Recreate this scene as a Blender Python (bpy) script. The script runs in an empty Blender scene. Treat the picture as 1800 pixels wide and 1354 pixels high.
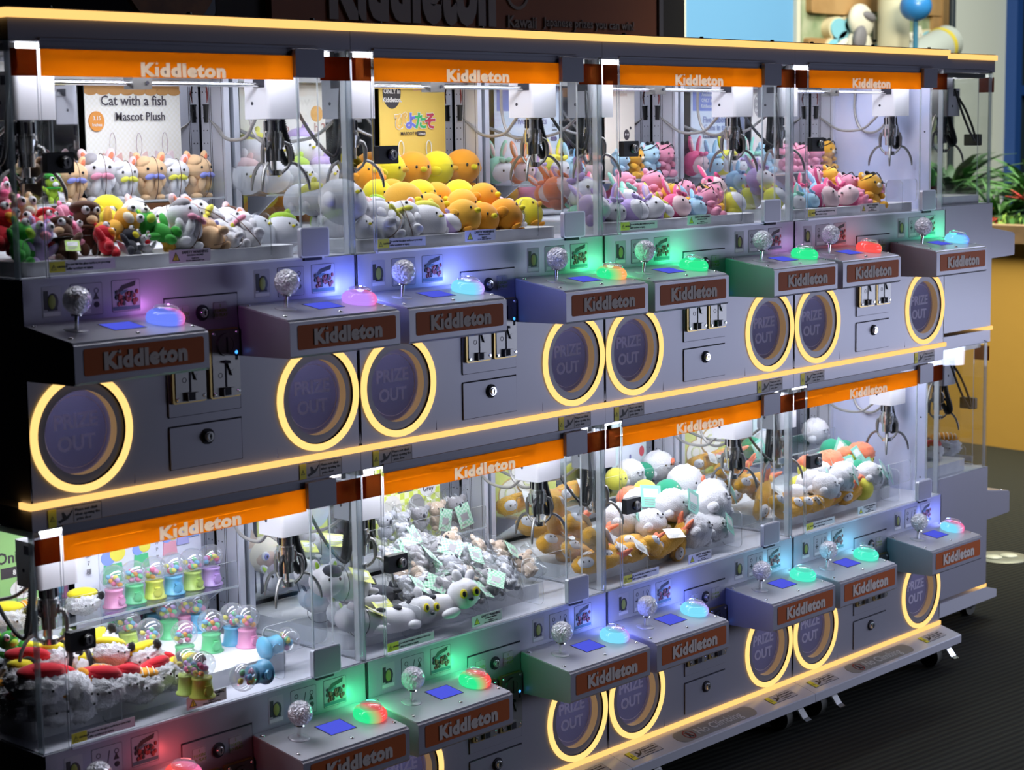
import bpy, math, random
from mathutils import Vector, Matrix, Euler, noise
sc = bpy.context.scene
COL = sc.collection
PI = math.pi

# ------------------------------------------------------------------ camera
def setup_camera():
    cd = bpy.data.cameras.new('camera'); co = bpy.data.objects.new('camera', cd); COL.objects.link(co)
    a, p, r = math.radians(42.64034), math.radians(-7.530104), math.radians(-0.877426)
    F = Vector((math.cos(p)*math.cos(a), math.cos(p)*math.sin(a), math.sin(p)))
    R0 = F.cross(Vector((0, 0, 1))).normalized(); U0 = R0.cross(F)
    R = math.cos(r)*R0 + math.sin(r)*U0; U = -math.sin(r)*R0 + math.cos(r)*U0
    m = Matrix((R, U, -F)).transposed().to_4x4(); m.translation = Vector((-1.98045, -3.08148, 1.74218))
    co.matrix_world = m
    cd.sensor_fit = 'HORIZONTAL'; cd.sensor_width = 36.0; cd.lens = 3305.327/1800*36
    cd.clip_start = .05; cd.clip_end = 200
    cd.dof.use_dof = True; cd.dof.focus_distance = 4.9; cd.dof.aperture_fstop = 6.3
    sc.camera = co
setup_camera()

# ------------------------------------------------------------------ world, exposure, hall lamps
w = bpy.data.worlds.new('hall_darkness'); sc.world = w; w.use_nodes = True
w.node_tree.nodes['Background'].inputs[0].default_value = (.30, .32, .50, 1)
w.node_tree.nodes['Background'].inputs[1].default_value = .0022
sc.view_settings.view_transform = 'Standard'; sc.view_settings.look = 'None'
sc.view_settings.exposure = 0.0; sc.view_settings.gamma = 1.0; sc.view_settings.use_curve_mapping = False
sc.cycles.transparent_max_bounces = 64; sc.cycles.max_bounces = 8
sc.cycles.glossy_bounces = 4; sc.cycles.transmission_bounces = 8; sc.cycles.diffuse_bounces = 3
sc.cycles.caustics_reflective = False; sc.cycles.caustics_refractive = False
sc.cycles.sample_clamp_indirect = 4.0
sc.cycles.use_light_tree = True
sc.cycles.use_denoising = True

def lamp(name, kind, loc, energy, color, size=(1, 1), aim=None, spread=None, blend=.2, angle=60):
    d = bpy.data.lights.new(name, kind); d.energy = energy; d.color = color
    if kind == 'AREA':
        d.shape = 'RECTANGLE'; d.size, d.size_y = size
        if spread: d.spread = math.radians(spread)
    elif kind == 'SPOT':
        d.spot_size = math.radians(angle); d.spot_blend = blend; d.shadow_soft_size = size[0]
    else:
        d.shadow_soft_size = size[0]
    o = bpy.data.objects.new(name, d); COL.objects.link(o); o.location = loc
    if aim is not None:
        o.rotation_euler = (Vector(aim) - Vector(loc)).to_track_quat('-Z', 'Y').to_euler()
    return o
# unseen aisle and ceiling fill added to brighten the machine fronts; lamps over the planters
lamp('aisle_fill', 'AREA', (4.9, -2.1, .88), 18, (.70, .76, 1.0), (3.4, .5), (2.5, 0, .05), 110)
lamp('ceiling_fill', 'AREA', (6.2, -2.4, 4.2), 30, (.72, .75, 1.0), (2.5, 1.2), (2.6, 0, .8))
lamp('planter_lamp', 'AREA', (6.2, -.2, 4.4), 300, (1.0, .93, .72), (2.2, 1.2), (7.7, 1.9, .9), 110)
lamp('garden_lamp', 'AREA', (8.6, 2.2, 4.8), 90, (.92, 1.0, .90), (2.0, 2.0), (8.2, 2.2, 1.2))
lamp('facade_lamp', 'AREA', (9.4, 1.4, 5.6), 150, (.95, 1.0, .95), (4.0, 1.0), (10.4, 4.5, 2.3))

# ------------------------------------------------------------------ mesh building
class MB:
    def __init__(s): s.v = []; s.f = []; s.m = []; s.s = []
    def add(s, v, f, m=0, smooth=False):
        b = len(s.v); s.v.extend(tuple(p) for p in v)
        for q in f: s.f.append(tuple(b+i for i in q)); s.m.append(m); s.s.append(smooth)
    def box(s, x0, y0, z0, x1, y1, z1, m=0):
        v = [(x, y, z) for z in (z0, z1) for y in (y0, y1) for x in (x0, x1)]
        s.add(v, [(0, 2, 3, 1), (4, 5, 7, 6), (0, 1, 5, 4), (2, 6, 7, 3), (0, 4, 6, 2), (1, 3, 7, 5)], m)
    def prism(s, poly, axis, a, b, m=0, smooth=False, me=None):
        # poly: 2D outline; axis 'x': (y,z), 'y': (x,z), 'z': (x,y)
        def P(p, t):
            return (t, p[0], p[1]) if axis == 'x' else (p[0], t, p[1]) if axis == 'y' else (p[0], p[1], t)
        n = len(poly); v = [P(p, a) for p in poly] + [P(p, b) for p in poly]
        s.add(v, [tuple(range(n)), tuple(range(2*n-1, n-1, -1))], m)
        s.add(v, [(i, n+i, n+(i+1) % n, (i+1) % n) for i in range(n)], m if me is None else me, smooth)
    def rrect(s, x0, z0, x1, z1, r, axis, a, b, m=0, n=4, me=None):
        s.prism(rr(x0, z0, x1, z1, r, n), axis, a, b, m, me=me)
    def cyl(s, p0, p1, r0, r1=None, n=16, m=0, caps=True, smooth=True, mc=None):
        r1 = r0 if r1 is None else r1
        p0, p1 = Vector(p0), Vector(p1); d = (p1-p0).normalized(); q = d.to_track_quat('Z', 'Y')
        c = [Vector((math.cos(2*PI*i/n), math.sin(2*PI*i/n), 0)) for i in range(n)]
        v = [p0 + q @ (k*r0) for k in c] + [p1 + q @ (k*r1) for k in c]
        s.add(v, [(i, (i+1) % n, n+(i+1) % n, n+i) for i in range(n)], m, smooth)
        if caps: s.add(v, [tuple(range(n-1, -1, -1)), tuple(range(n, 2*n))], m if mc is None else mc)
    def tube(s, pts, r, n=8, m=0, closed=False):
        P = [Vector(p) for p in pts]; k = len(P); v = []
        rs = r if isinstance(r, (list, tuple)) else [r]*k
        up = Vector((.13, .27, .95))
        for i, p in enumerate(P):
            d = (P[(i+1) % k]-P[i-1]) if closed or 0 < i < k-1 else (P[1]-P[0] if i == 0 else P[-1]-P[-2])
            d.normalize(); a = d.cross(up)
            if a.length < 1e-3: a = d.cross(Vector((1, 0, 0)))
            a.normalize(); b = d.cross(a)
            v += [p + rs[i]*(math.cos(2*PI*j/n)*a + math.sin(2*PI*j/n)*b) for j in range(n)]
        f = []
        for i in range(k if closed else k-1):
            for j in range(n):
                f.append((i*n+j, i*n+(j+1) % n, ((i+1) % k)*n+(j+1) % n, ((i+1) % k)*n+j))
        s.add(v, f, m, True)
        if not closed: s.add(v, [tuple(range(n-1, -1, -1)), tuple(range((k-1)*n, k*n))], m)
    def ell(s, c, r, rot=(0, 0, 0), n=14, k=9, m=0, amp=0, freq=60, seed=0):
        c = Vector(c); q = Euler(rot).to_matrix(); v = []
        for i in range(k+1):
            t = PI*i/k
            for j in range(n if 0 < i < k else 1):
                u = 2*PI*j/n
                d = Vector((math.sin(t)*math.cos(u), math.sin(t)*math.sin(u), math.cos(t)))
                h = 1.0
                if amp: h += amp*noise.noise(Vector((d.x*r[0], d.y*r[1], d.z*r[2]))*freq + Vector((seed*7.1, seed*3.3, 0)))
                v.append(c + q @ Vector((d.x*r[0]*h, d.y*r[1]*h, d.z*r[2]*h)))
        f = []; row = lambda i, j: 0 if i == 0 else (1+(k-1)*n if i == k else 1+(i-1)*n+j % n)
        for i in range(k):
            for j in range(n):
                q4 = [row(i, j), row(i+1, j), row(i+1, j+1), row(i, j+1)]
                o = []
                for t in q4:
                    if t not in o: o.append(t)
                f.append(tuple(o))
        s.add(v, f, m, True)
    def lathe(s, prof, c=(0, 0, 0), n=24, m=0, smooth=True, ms=None):
        # prof: list of (radius, height) bottom to top round the z axis
        v = []; k = len(prof)
        for r, h in prof: v += [(c[0]+r*math.cos(2*PI*j/n), c[1]+r*math.sin(2*PI*j/n), c[2]+h) for j in range(n)]
        for i in range(k-1):
            b = [(i*n+j, i*n+(j+1) % n, (i+1)*n+(j+1) % n, (i+1)*n+j) for j in range(n)]
            mm = m if ms is None else ms[i]
            if i == 0: base = len(s.v); s.v.extend(v)
            for q in b: s.f.append(tuple(base+t for t in q)); s.m.append(mm); s.s.append(smooth)
        if prof[0][0] > 1e-6: s.f.append(tuple(base+j for j in range(n-1, -1, -1))); s.m.append(m if ms is None else ms[0]); s.s.append(False)
        if prof[-1][0] > 1e-6: s.f.append(tuple(base+(k-1)*n+j for j in range(n))); s.m.append(m if ms is None else ms[-1]); s.s.append(False)
    def ring(s, cx, cz, r0, r1, ya, yb, n=48, m=0, mi=None):
        # annulus facing -y between radii r0 < r1, from depth ya (front) to yb
        v = []
        for r, y in ((r0, ya), (r1, ya), (r1, yb), (r0, yb)):
            v += [(cx+r*math.cos(2*PI*j/n), y, cz+r*math.sin(2*PI*j/n)) for j in range(n)]
        for k in range(4):
            a, b = k, (k+1) % 4
            s.add(v, [(a*n+j, a*n+(j+1) % n, b*n+(j+1) % n, b*n+j) for j in range(n)], (mi if (mi is not None and k == 3) else m), k in (1, 3))
    def disc(s, cx, cz, r, y, m=0, n=24, t=.0006):
        s.prism([(cx+r*math.cos(2*PI*j/n), cz+r*math.sin(2*PI*j/n)) for j in range(n)], 'y', y, y+t, m)
    def put(s, vf, mat, m=0, smooth=False):
        s.add([mat @ Vector(p) for p in vf[0]], vf[1], m, smooth)
    def build(s, name, mats, parent=None, loc=None):
        me = bpy.data.meshes.new(name); me.from_pydata(s.v, [], s.f)
        for x in mats: me.materials.append(x)
        me.polygons.foreach_set('material_index', s.m); me.polygons.foreach_set('use_smooth', s.s)
        me.update()
        import bmesh
        bm = bmesh.new(); bm.from_mesh(me); bmesh.ops.recalc_face_normals(bm, faces=bm.faces); bm.to_mesh(me); bm.free()
        o = bpy.data.objects.new(name, me); COL.objects.link(o)
        if parent is not None: o.parent = parent
        if loc is not None: o.location = loc
        return o

def rr(x0, z0, x1, z1, r, n=4):
    o = []
    for cx, cz, a in ((x1-r, z1-r, 0), (x0+r, z1-r, 90), (x0+r, z0+r, 180), (x1-r, z0+r, 270)):
        for i in range(n+1):
            t = math.radians(a + 90*i/n); o.append((cx+r*math.cos(t), cz+r*math.sin(t)))
    return o
def spline(pts, n=6):
    P = [Vector(p) for p in pts]; o = []
    for i in range(len(P)-1):
        a = P[max(i-1, 0)]; b = P[i]; c = P[i+1]; d = P[min(i+2, len(P)-1)]
        for k in range(n):
            t = k/n
            o.append(.5*((2*b) + (c-a)*t + (2*a-5*b+4*c-d)*t*t + (3*b-a-3*c+d)*t**3))
    o.append(P[-1]); return o

_T = {}
def text(body, size, bold=0.0, ext=.0004, res=2, align='LEFT', space=1.0):
    """lettering as (verts, faces) in the xy plane; also its width"""
    k = (body, size, bold, ext, res, align, space)
    if k not in _T:
        c = bpy.data.curves.new('lettering', 'FONT'); c.body = body; c.size = size; c.offset = bold*size
        c.extrude = ext; c.resolution_u = res; c.align_x = align; c.space_character = space
        o = bpy.data.objects.new('lettering', c); me = o.to_mesh()
        _T[k] = ([tuple(v.co) for v in me.vertices], [tuple(p.vertices) for p in me.polygons])
        o.to_mesh_clear(); bpy.data.objects.remove(o); bpy.data.curves.remove(c)
    return _T[k]
def FRONT(x, y, z, s=1.0): return Matrix(((s, 0, 0, x), (0, 0, -1, y), (0, s, 0, z), (0, 0, 0, 1)))   # text on a face that looks to -y
def brand(h, ext=.0005):
    """the sign-writer's word with a star for the dot of the i, 'h' high, from x=0"""
    v, f = text('K\u0131ddleton', h*1.36, .058, ext, 3, space=1.10)
    v, f = list(v), list(f); b = len(v)
    k = max(p[0] for p in text('K\u0131', h*1.36, .058, ext, 3, space=1.10)[0]); cx, cy, R = k-h*.13, h*.94, h*.15
    pts = [(cx + (R if i % 2 == 0 else R*.45)*math.sin(i*PI/5), cy + (R if i % 2 == 0 else R*.45)*math.cos(i*PI/5)) for i in range(10)]
    v += [(x, y, ext) for x, y in pts] + [(x, y, -ext) for x, y in pts]
    f += [tuple(b+i for i in range(9, -1, -1)), tuple(b+10+i for i in range(10))] + [(b+i, b+(i+1) % 10, b+10+(i+1) % 10, b+10+i) for i in range(10)]
    return v, f
def width(vf): xs = [p[0] for p in vf[0]]; return max(xs), min(xs)

# ------------------------------------------------------------------ materials
def mat(name, col, rough=.5, metal=0.0, emit=None, es=0.0, alpha=None, spec=.5, bump=None, sheen=0, coat=0):
    m = bpy.data.materials.new(name); m.use_nodes = True; nt = m.node_tree; b = nt.nodes['Principled BSDF']
    b.inputs['Base Color'].default_value = (*col, 1); b.inputs['Roughness'].default_value = rough
    b.inputs['Metallic'].default_value = metal; b.inputs['Specular IOR Level'].default_value = spec
    if emit: b.inputs['Emission Color'].default_value = (*emit, 1); b.inputs['Emission Strength'].default_value = es
    if sheen: b.inputs['Sheen Weight'].default_value = sheen
    if coat: b.inputs['Coat Weight'].default_value = coat
    if bump:
        n = nt.nodes.new('ShaderNodeTexNoise'); n.inputs['Scale'].default_value = bump[0]; n.inputs['Detail'].default_value = 3
        tc = nt.nodes.new('ShaderNodeTexCoord'); u = nt.nodes.new('ShaderNodeBump'); u.inputs['Strength'].default_value = bump[1]; u.inputs['Distance'].default_value = bump[2]
        nt.links.new(tc.outputs['Object'], n.inputs['Vector']); nt.links.new(n.outputs['Fac'], u.inputs['Height']); nt.links.new(u.outputs['Normal'], b.inputs['Normal'])
    return m
def speckle(name, c0, c1, scale, rough=.5, metal=0, bump=.2):
    m = mat(name, c0, rough, metal); nt = m.node_tree; b = nt.nodes['Principled BSDF']
    n = nt.nodes.new('ShaderNodeTexNoise'); n.inputs['Scale'].default_value = scale; n.inputs['Detail'].default_value = 5
    tc = nt.nodes.new('ShaderNodeTexCoord'); r = nt.nodes.new('ShaderNodeValToRGB')
    r.color_ramp.elements[0].color = (*c0, 1); r.color_ramp.elements[1].color = (*c1, 1); r.color_ramp.elements[0].position = .35; r.color_ramp.elements[1].position = .65
    nt.links.new(tc.outputs['Object'], n.inputs['Vector']); nt.links.new(n.outputs['Fac'], r.inputs[0]); nt.links.new(r.outputs[0], b.inputs['Base Color'])
    if bump:
        u = nt.nodes.new('ShaderNodeBump'); u.inputs['Strength'].default_value = bump; u.inputs['Distance'].default_value = .002
        nt.links.new(n.outputs['Fac'], u.inputs['Height']); nt.links.new(u.outputs['Normal'], b.inputs['Normal'])
    return m
def clear(name, tint=(.97, .98, .985), gloss=1.0, haze=0.0, hazecol=(.9, .9, .95), rough=.0, ior=1.45):
    """clear acrylic or film: see-through with a mirror-like skin, and a little haze"""
    m = bpy.data.materials.new(name); m.use_nodes = True; nt = m.node_tree; nt.nodes.clear()
    out = nt.nodes.new('ShaderNodeOutputMaterial'); t = nt.nodes.new('ShaderNodeBsdfTransparent'); t.inputs[0].default_value = (*tint, 1)
    g = nt.nodes.new('ShaderNodeBsdfGlossy'); g.inputs['Roughness'].default_value = rough; g.inputs[0].default_value = (gloss, gloss, gloss, 1)
    fr = nt.nodes.new('ShaderNodeFresnel'); ge = nt.nodes.new('ShaderNodeNewGeometry'); mr = nt.nodes.new('ShaderNodeMapRange')
    mr.inputs['To Min'].default_value = ior; mr.inputs['To Max'].default_value = 1/ior; nt.links.new(ge.outputs['Backfacing'], mr.inputs[0]); nt.links.new(mr.outputs[0], fr.inputs[0])   # same skin seen from inside and outside: thin sheet, no bending
    x = nt.nodes.new('ShaderNodeMixShader'); nt.links.new(fr.outputs[0], x.inputs[0]); nt.links.new(t.outputs[0], x.inputs[1]); nt.links.new(g.outputs[0], x.inputs[2])
    if haze:
        d = nt.nodes.new('ShaderNodeBsdfDiffuse'); d.inputs[0].default_value = (*hazecol, 1); y = nt.nodes.new('ShaderNodeMixShader'); y.inputs[0].default_value = haze
        nt.links.new(x.outputs[0], y.inputs[1]); nt.links.new(d.outputs[0], y.inputs[2]); x = y
    nt.links.new(x.outputs[0], out.inputs[0]); return m
def glow(name, col, s):
    m = bpy.data.materials.new(name); m.use_nodes = True; nt = m.node_tree; nt.nodes.clear()
    out = nt.nodes.new('ShaderNodeOutputMaterial'); e = nt.nodes.new('ShaderNodeEmission'); e.inputs[0].default_value = (*col, 1); e.inputs[1].default_value = s
    nt.links.new(e.outputs[0], out.inputs[0]); return m
def film(name, col, dens, trans=.35):
    """coloured translucent film: lets light through, tinted"""
    m = bpy.data.materials.new(name); m.use_nodes = True; nt = m.node_tree; nt.nodes.clear()
    out = nt.nodes.new('ShaderNodeOutputMaterial'); t = nt.nodes.new('ShaderNodeBsdfTransparent'); t.inputs[0].default_value = (*dens, 1)
    l = nt.nodes.new('ShaderNodeBsdfTranslucent'); l.inputs[0].default_value = (*col, 1); d = nt.nodes.new('ShaderNodeBsdfDiffuse'); d.inputs[0].default_value = (*col, 1)
    a = nt.nodes.new('ShaderNodeMixShader'); a.inputs[0].default_value = .35; nt.links.new(l.outputs[0], a.inputs[1]); nt.links.new(d.outputs[0], a.inputs[2])
    x = nt.nodes.new('ShaderNodeMixShader'); x.inputs[0].default_value = 1-trans; nt.links.new(t.outputs[0], x.inputs[1]); nt.links.new(a.outputs[0], x.inputs[2])
    nt.links.new(x.outputs[0], out.inputs[0]); return m
def led_button(name, ca, cb, split=0.0):
    """lit button dome: two LED colours that meet across the dome"""
    m = bpy.data.materials.new(name); m.use_nodes = True; nt = m.node_tree; nt.nodes.clear()
    out = nt.nodes.new('ShaderNodeOutputMaterial'); e = nt.nodes.new('ShaderNodeEmission'); tc = nt.nodes.new('ShaderNodeTexCoord'); sp = nt.nodes.new('ShaderNodeSeparateXYZ')
    mp = nt.nodes.new('ShaderNodeMapRange'); mp.inputs['From Min'].default_value = split-.016; mp.inputs['From Max'].default_value = split+.016
    r = nt.nodes.new('ShaderNodeValToRGB'); r.color_ramp.elements[0].color = (*ca, 1); r.color_ramp.elements[1].color = (*cb, 1)
    g = nt.nodes.new('ShaderNodeBsdfGlossy'); g.inputs['Roughness'].default_value = .05; ad = nt.nodes.new('ShaderNodeMixShader'); ad.inputs[0].default_value = .06
    nt.links.new(tc.outputs['Object'], sp.inputs[0]); nt.links.new(sp.outputs[0], mp.inputs[0]); nt.links.new(mp.outputs[0], r.inputs[0]); nt.links.new(r.outputs[0], e.inputs[0])
    e.inputs[1].default_value = 1.05
    nt.links.new(e.outputs[0], ad.inputs[1]); nt.links.new(g.outputs[0], ad.inputs[2]); nt.links.new(ad.outputs[0], out.inputs[0]); return m

M = dict(
    body=mat('satin_grey_paint', (.38, .375, .44), .40, .25, bump=(900, .06, .0005)),
    body_dark=mat('dark_grey_paint', (.23, .23, .285), .45, .2),
    plate=mat('console_top_paint', (.66, .66, .72), .22, .1),
    black=mat('black_plastic', (.012, .012, .014), .4),
    dark=mat('dark_gap', (.02, .018, .03), .8),
    white=mat('white_plastic', (.58, .57, .61), .5),
    alu=mat('white_aluminium', (.72, .73, .82), .38, .3),
    chrome=mat('chrome', (.84, .84, .84), .2, 1.0),
    steel=mat('brushed_steel', (.27, .265, .26), .42, 1.0, bump=(700, .1, .0004)),
    brass=mat('brass_edge', (.50, .36, .14), .4, .9),
    sign=mat('sign_orange', (.50, .105, .018), .6, spec=.2),
    signtext=mat('sign_lettering', (.70, .62, .57), .6, spec=.2),
    bandtext=film('band_lettering', (.86, .76, .64), (.9, .8, .66), .2),
    amber=glow('amber_led', (1.0, .56, .17), 1.32),
    ringled=glow('amber_ring_led', (1.0, .62, .20), 1.36),
    tube=glow('white_led_tube', (.93, .95, 1.0), 8.0),
    lcd=glow('blue_lcd', (.11, .14, 1.0), .74),
    led=glow('blue_indicator', (.05, .30, 1.0), 2.2),
    glass=clear('clear_acrylic'),
    edge=clear('polished_acrylic_edge', (.80, .84, .86), 1.0, .34, (.85, .88, .92)),
    globe=clear('clear_globe', (.94, .945, .96), 1.0, .09, ior=1.9), cap=clear('clear_cap', (.93, .94, .96), 1.0, .22, ior=1.7),
    bag=clear('crinkled_film', (.97, .98, .98), .55, .02, rough=.10, ior=1.5),
    flap=film('smoky_flap', (.50, .49, .62), (.80, .80, .90), .42),
    flaptext=film('etched_lettering', (.92, .90, .98), (.9, .9, .95), .1),
    orange=film('orange_film', (.80, .37, .03), (1.0, .48, .04), .30), orange_shaded=film('shaded_orange_film', (.16, .036, .012), (.62, .14, .02), .22),  # corner bands: their unlit look is painted as a darker copy of the film
    mirror=mat('dark_mirror', (.50, .52, .55), .04, 1.0),
    crystal=mat('crackled_crystal', (.93, .92, 1.0), .12, .6, bump=(190, 1.0, .010)),
    paper=mat('white_sticker', (.78, .77, .78), .6), ink=mat('black_ink', (.015, .015, .018), .6),
    yellow=mat('caution_yellow', (.80, .74, .04), .6), red=mat('sticker_red', (.26, .03, .025), .6), green=mat('sticker_green', (.25, .36, .05), .6),
    teal=mat('sticker_teal', (.06, .16, .20), .6), greytag=mat('sticker_grey', (.45, .44, .48), .6),
    rubber=mat('caster_rubber', (.10, .10, .085), .7), bed=speckle('white_bed', (.78, .78, .80), (.70, .70, .74), 30, .5, 0, .05),
    sky=speckle('cloud_panel', (.50, .56, .80), (.66, .66, .84), 7, .5, 0, 0),
    label_grey=mat('step_label_grey', (.28, .27, .25), .5), label_text=mat('step_label_text', (.66, .65, .63), .5),
    hose=mat('grey_cable', (.42, .40, .38), .35, .4), coil=mat('black_coil', (.012, .012, .013), .45),
)
def empty(name, loc=(0, 0, 0), rot=(0, 0, 0)):
    o = bpy.data.objects.new(name, None); COL.objects.link(o); o.location = loc; o.rotation_euler = rot; o.empty_display_size = .1; return o
def tag(o, label, cat, group=None, kind=None):
    o['label'] = label; o['category'] = cat
    if group: o['group'] = group
    if kind: o['kind'] = kind
    return o
KIDS = {}
def index_children():
    KIDS.clear()
    for o in bpy.data.objects:
        if o.parent is not None: KIDS.setdefault(o.parent.name, []).append(o)
def copy_tree(o, parent=None):
    c = o.copy(); COL.objects.link(c); c.parent = parent
    for k in ('label', 'category', 'group'):
        if k in c and parent is None: del c[k]
    for ch in KIDS.get(o.name, []): copy_tree(ch, c)
    return c

def cut_out(o, cutter):
    md = o.modifiers.new('cut', 'BOOLEAN'); md.operation = 'DIFFERENCE'; md.object = cutter; md.solver = 'EXACT'; md.use_self = True
    dg = bpy.context.evaluated_depsgraph_get(); me = bpy.data.meshes.new_from_object(o.evaluated_get(dg)); o.modifiers.remove(md)
    old = o.data; o.data = me; bpy.data.meshes.remove(old); me.name = o.name
    cm = cutter.data; bpy.data.objects.remove(cutter); bpy.data.meshes.remove(cm)
def welded(vf):
    import bmesh
    bm = bmesh.new(); vs = [bm.verts.new(p) for p in vf[0]]
    for f in vf[1]:
        try: bm.faces.new([vs[i] for i in f])
        except ValueError: pass
    bmesh.ops.remove_doubles(bm, verts=bm.verts, dist=1e-6); bmesh.ops.recalc_face_normals(bm, faces=bm.faces)
    bm.verts.index_update(); r = ([tuple(v.co) for v in bm.verts], [tuple(v.index for v in f.verts) for f in bm.faces]); bm.free(); return r
# ------------------------------------------------------------------ the double-deck claw machine
W, D, DM = .86, .55, .505          # width, depth, depth of the mirror at the back
TIERS = (dict(s=.1178, b=.5555, f=1.0021, top=1.0446), dict(s=1.0446, b=1.487, f=1.936, top=1.9764))
RC = (.1225, .7375)                # prize door centres
CX = (0.0, .520)                   # console positions
def plate_with_holes(mb, x0, x1, z0, z1, cs, cz, r, y, m=0, n=48):
    s = .1212; zl, zh = cz-.1186, cz+.1212; xs = [x0]
    def quad(a, b, c, d):
        if b > a + 1e-5 and d > c + 1e-5: mb.add([(a, y, c), (b, y, c), (b, y, d), (a, y, d)], [(0, 1, 2, 3)], m)
    last = x0
    for cx in cs:
        quad(last, cx-s, z0, z1); quad(cx-s, cx+s, z0, zl); quad(cx-s, cx+s, zh, z1); last = cx+s
        v = []
        for j in range(n):
            a = 2*PI*j/n; c, d = math.cos(a), math.sin(a)
            k = min(s/abs(c) if abs(c) > 1e-9 else 9, ((zh-cz) if d > 0 else (cz-zl))/abs(d) if abs(d) > 1e-9 else 9)
            v += [(cx+r*c, y, cz+r*d), (cx+k*c, y, cz+k*d)]
        mb.add(v, [(2*j, 2*j+1, 2*((j+1) % n)+1, 2*((j+1) % n)) for j in range(n)], m)
    quad(last, x1, z0, z1)

def lock_cyl(mb, x, y, z, r=.012, m=0, mk=1):
    mb.cyl((x, y, z), (x, y-.006, z), r, r*.92, 20, m); mb.cyl((x, y-.006, z), (x, y-.009, z), r*.78, r*.7, 20, m)
    mb.box(x-.0012, y-.0094, z-r*.5, x+.0012, y-.0088, z+r*.5, mk); mb.cyl((x, y-.0088, z+.001), (x, y-.0094, z+.001), .0026, None, 10, mk)

def sticker_warn_tri(mb, x, y, z, s, m, mi):
    mb.prism([(x, z), (x+s, z), (x+s/2, z+s*.9)], 'y', y, y-.0003, mi); mb.prism([(x+s*.13, z+s*.08), (x+s*.87, z+s*.08), (x+s/2, z+s*.76)], 'y', y-.0003, y-.0005, m)
    mb.box(x+s*.46, y-.0007, z+s*.28, x+s*.54, y-.0005, z+s*.58, mi); mb.box(x+s*.46, y-.0007, z+s*.14, x+s*.54, y-.0005, z+s*.22, mi)

def swim_label(mb, x, z, s=1.0):
    """yellow warning square, a diving figure, and three lines of print; in the xz plane, face at y=0"""
    mb.box(x, -.0004, z, x+.105*s, 0, z+.030*s, 3)
    mb.box(x+.0012, -.0006, z+.001, x+.1038*s, -.0004, z+.029*s, 0)
    mb.box(x, -.0009, z, x+.016*s, -.0006, z+.030*s, 1); sticker_warn_tri(mb, x+.003*s, -.0009, z+.010*s, .010*s, 1, 2)
    fig = [(.018, .008), (.026, .011), (.034, .0135), (.042, .019), (.046, .024), (.0475, .0225), (.044, .0165), (.038, .010), (.030, .0075), (.022, .0045)]
    mb.prism([(x+a*s, z+b*s) for a, b in fig], 'y', -.0006, -.0009, 2); mb.prism([(x+a*s, z+b*s) for a, b in ((.028, .011), (.026, .022), (.030, .0225), (.036, .014))], 'y', -.0006, -.0009, 2)
    mb.box(x+.049*s, -.0009, z+.002, x+.0496*s, -.0006, z+.028*s, 2)
    for i, t in enumerate(('Please not climb', 'when opening the', 'prize door')):
        mb.put(text(t, .0068*s, .01, .0002, 1), FRONT(x+(.052+(.003 if i == 2 else 0))*s, -.0008, z+(.0205-.0075*i)*s), 2)

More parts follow.
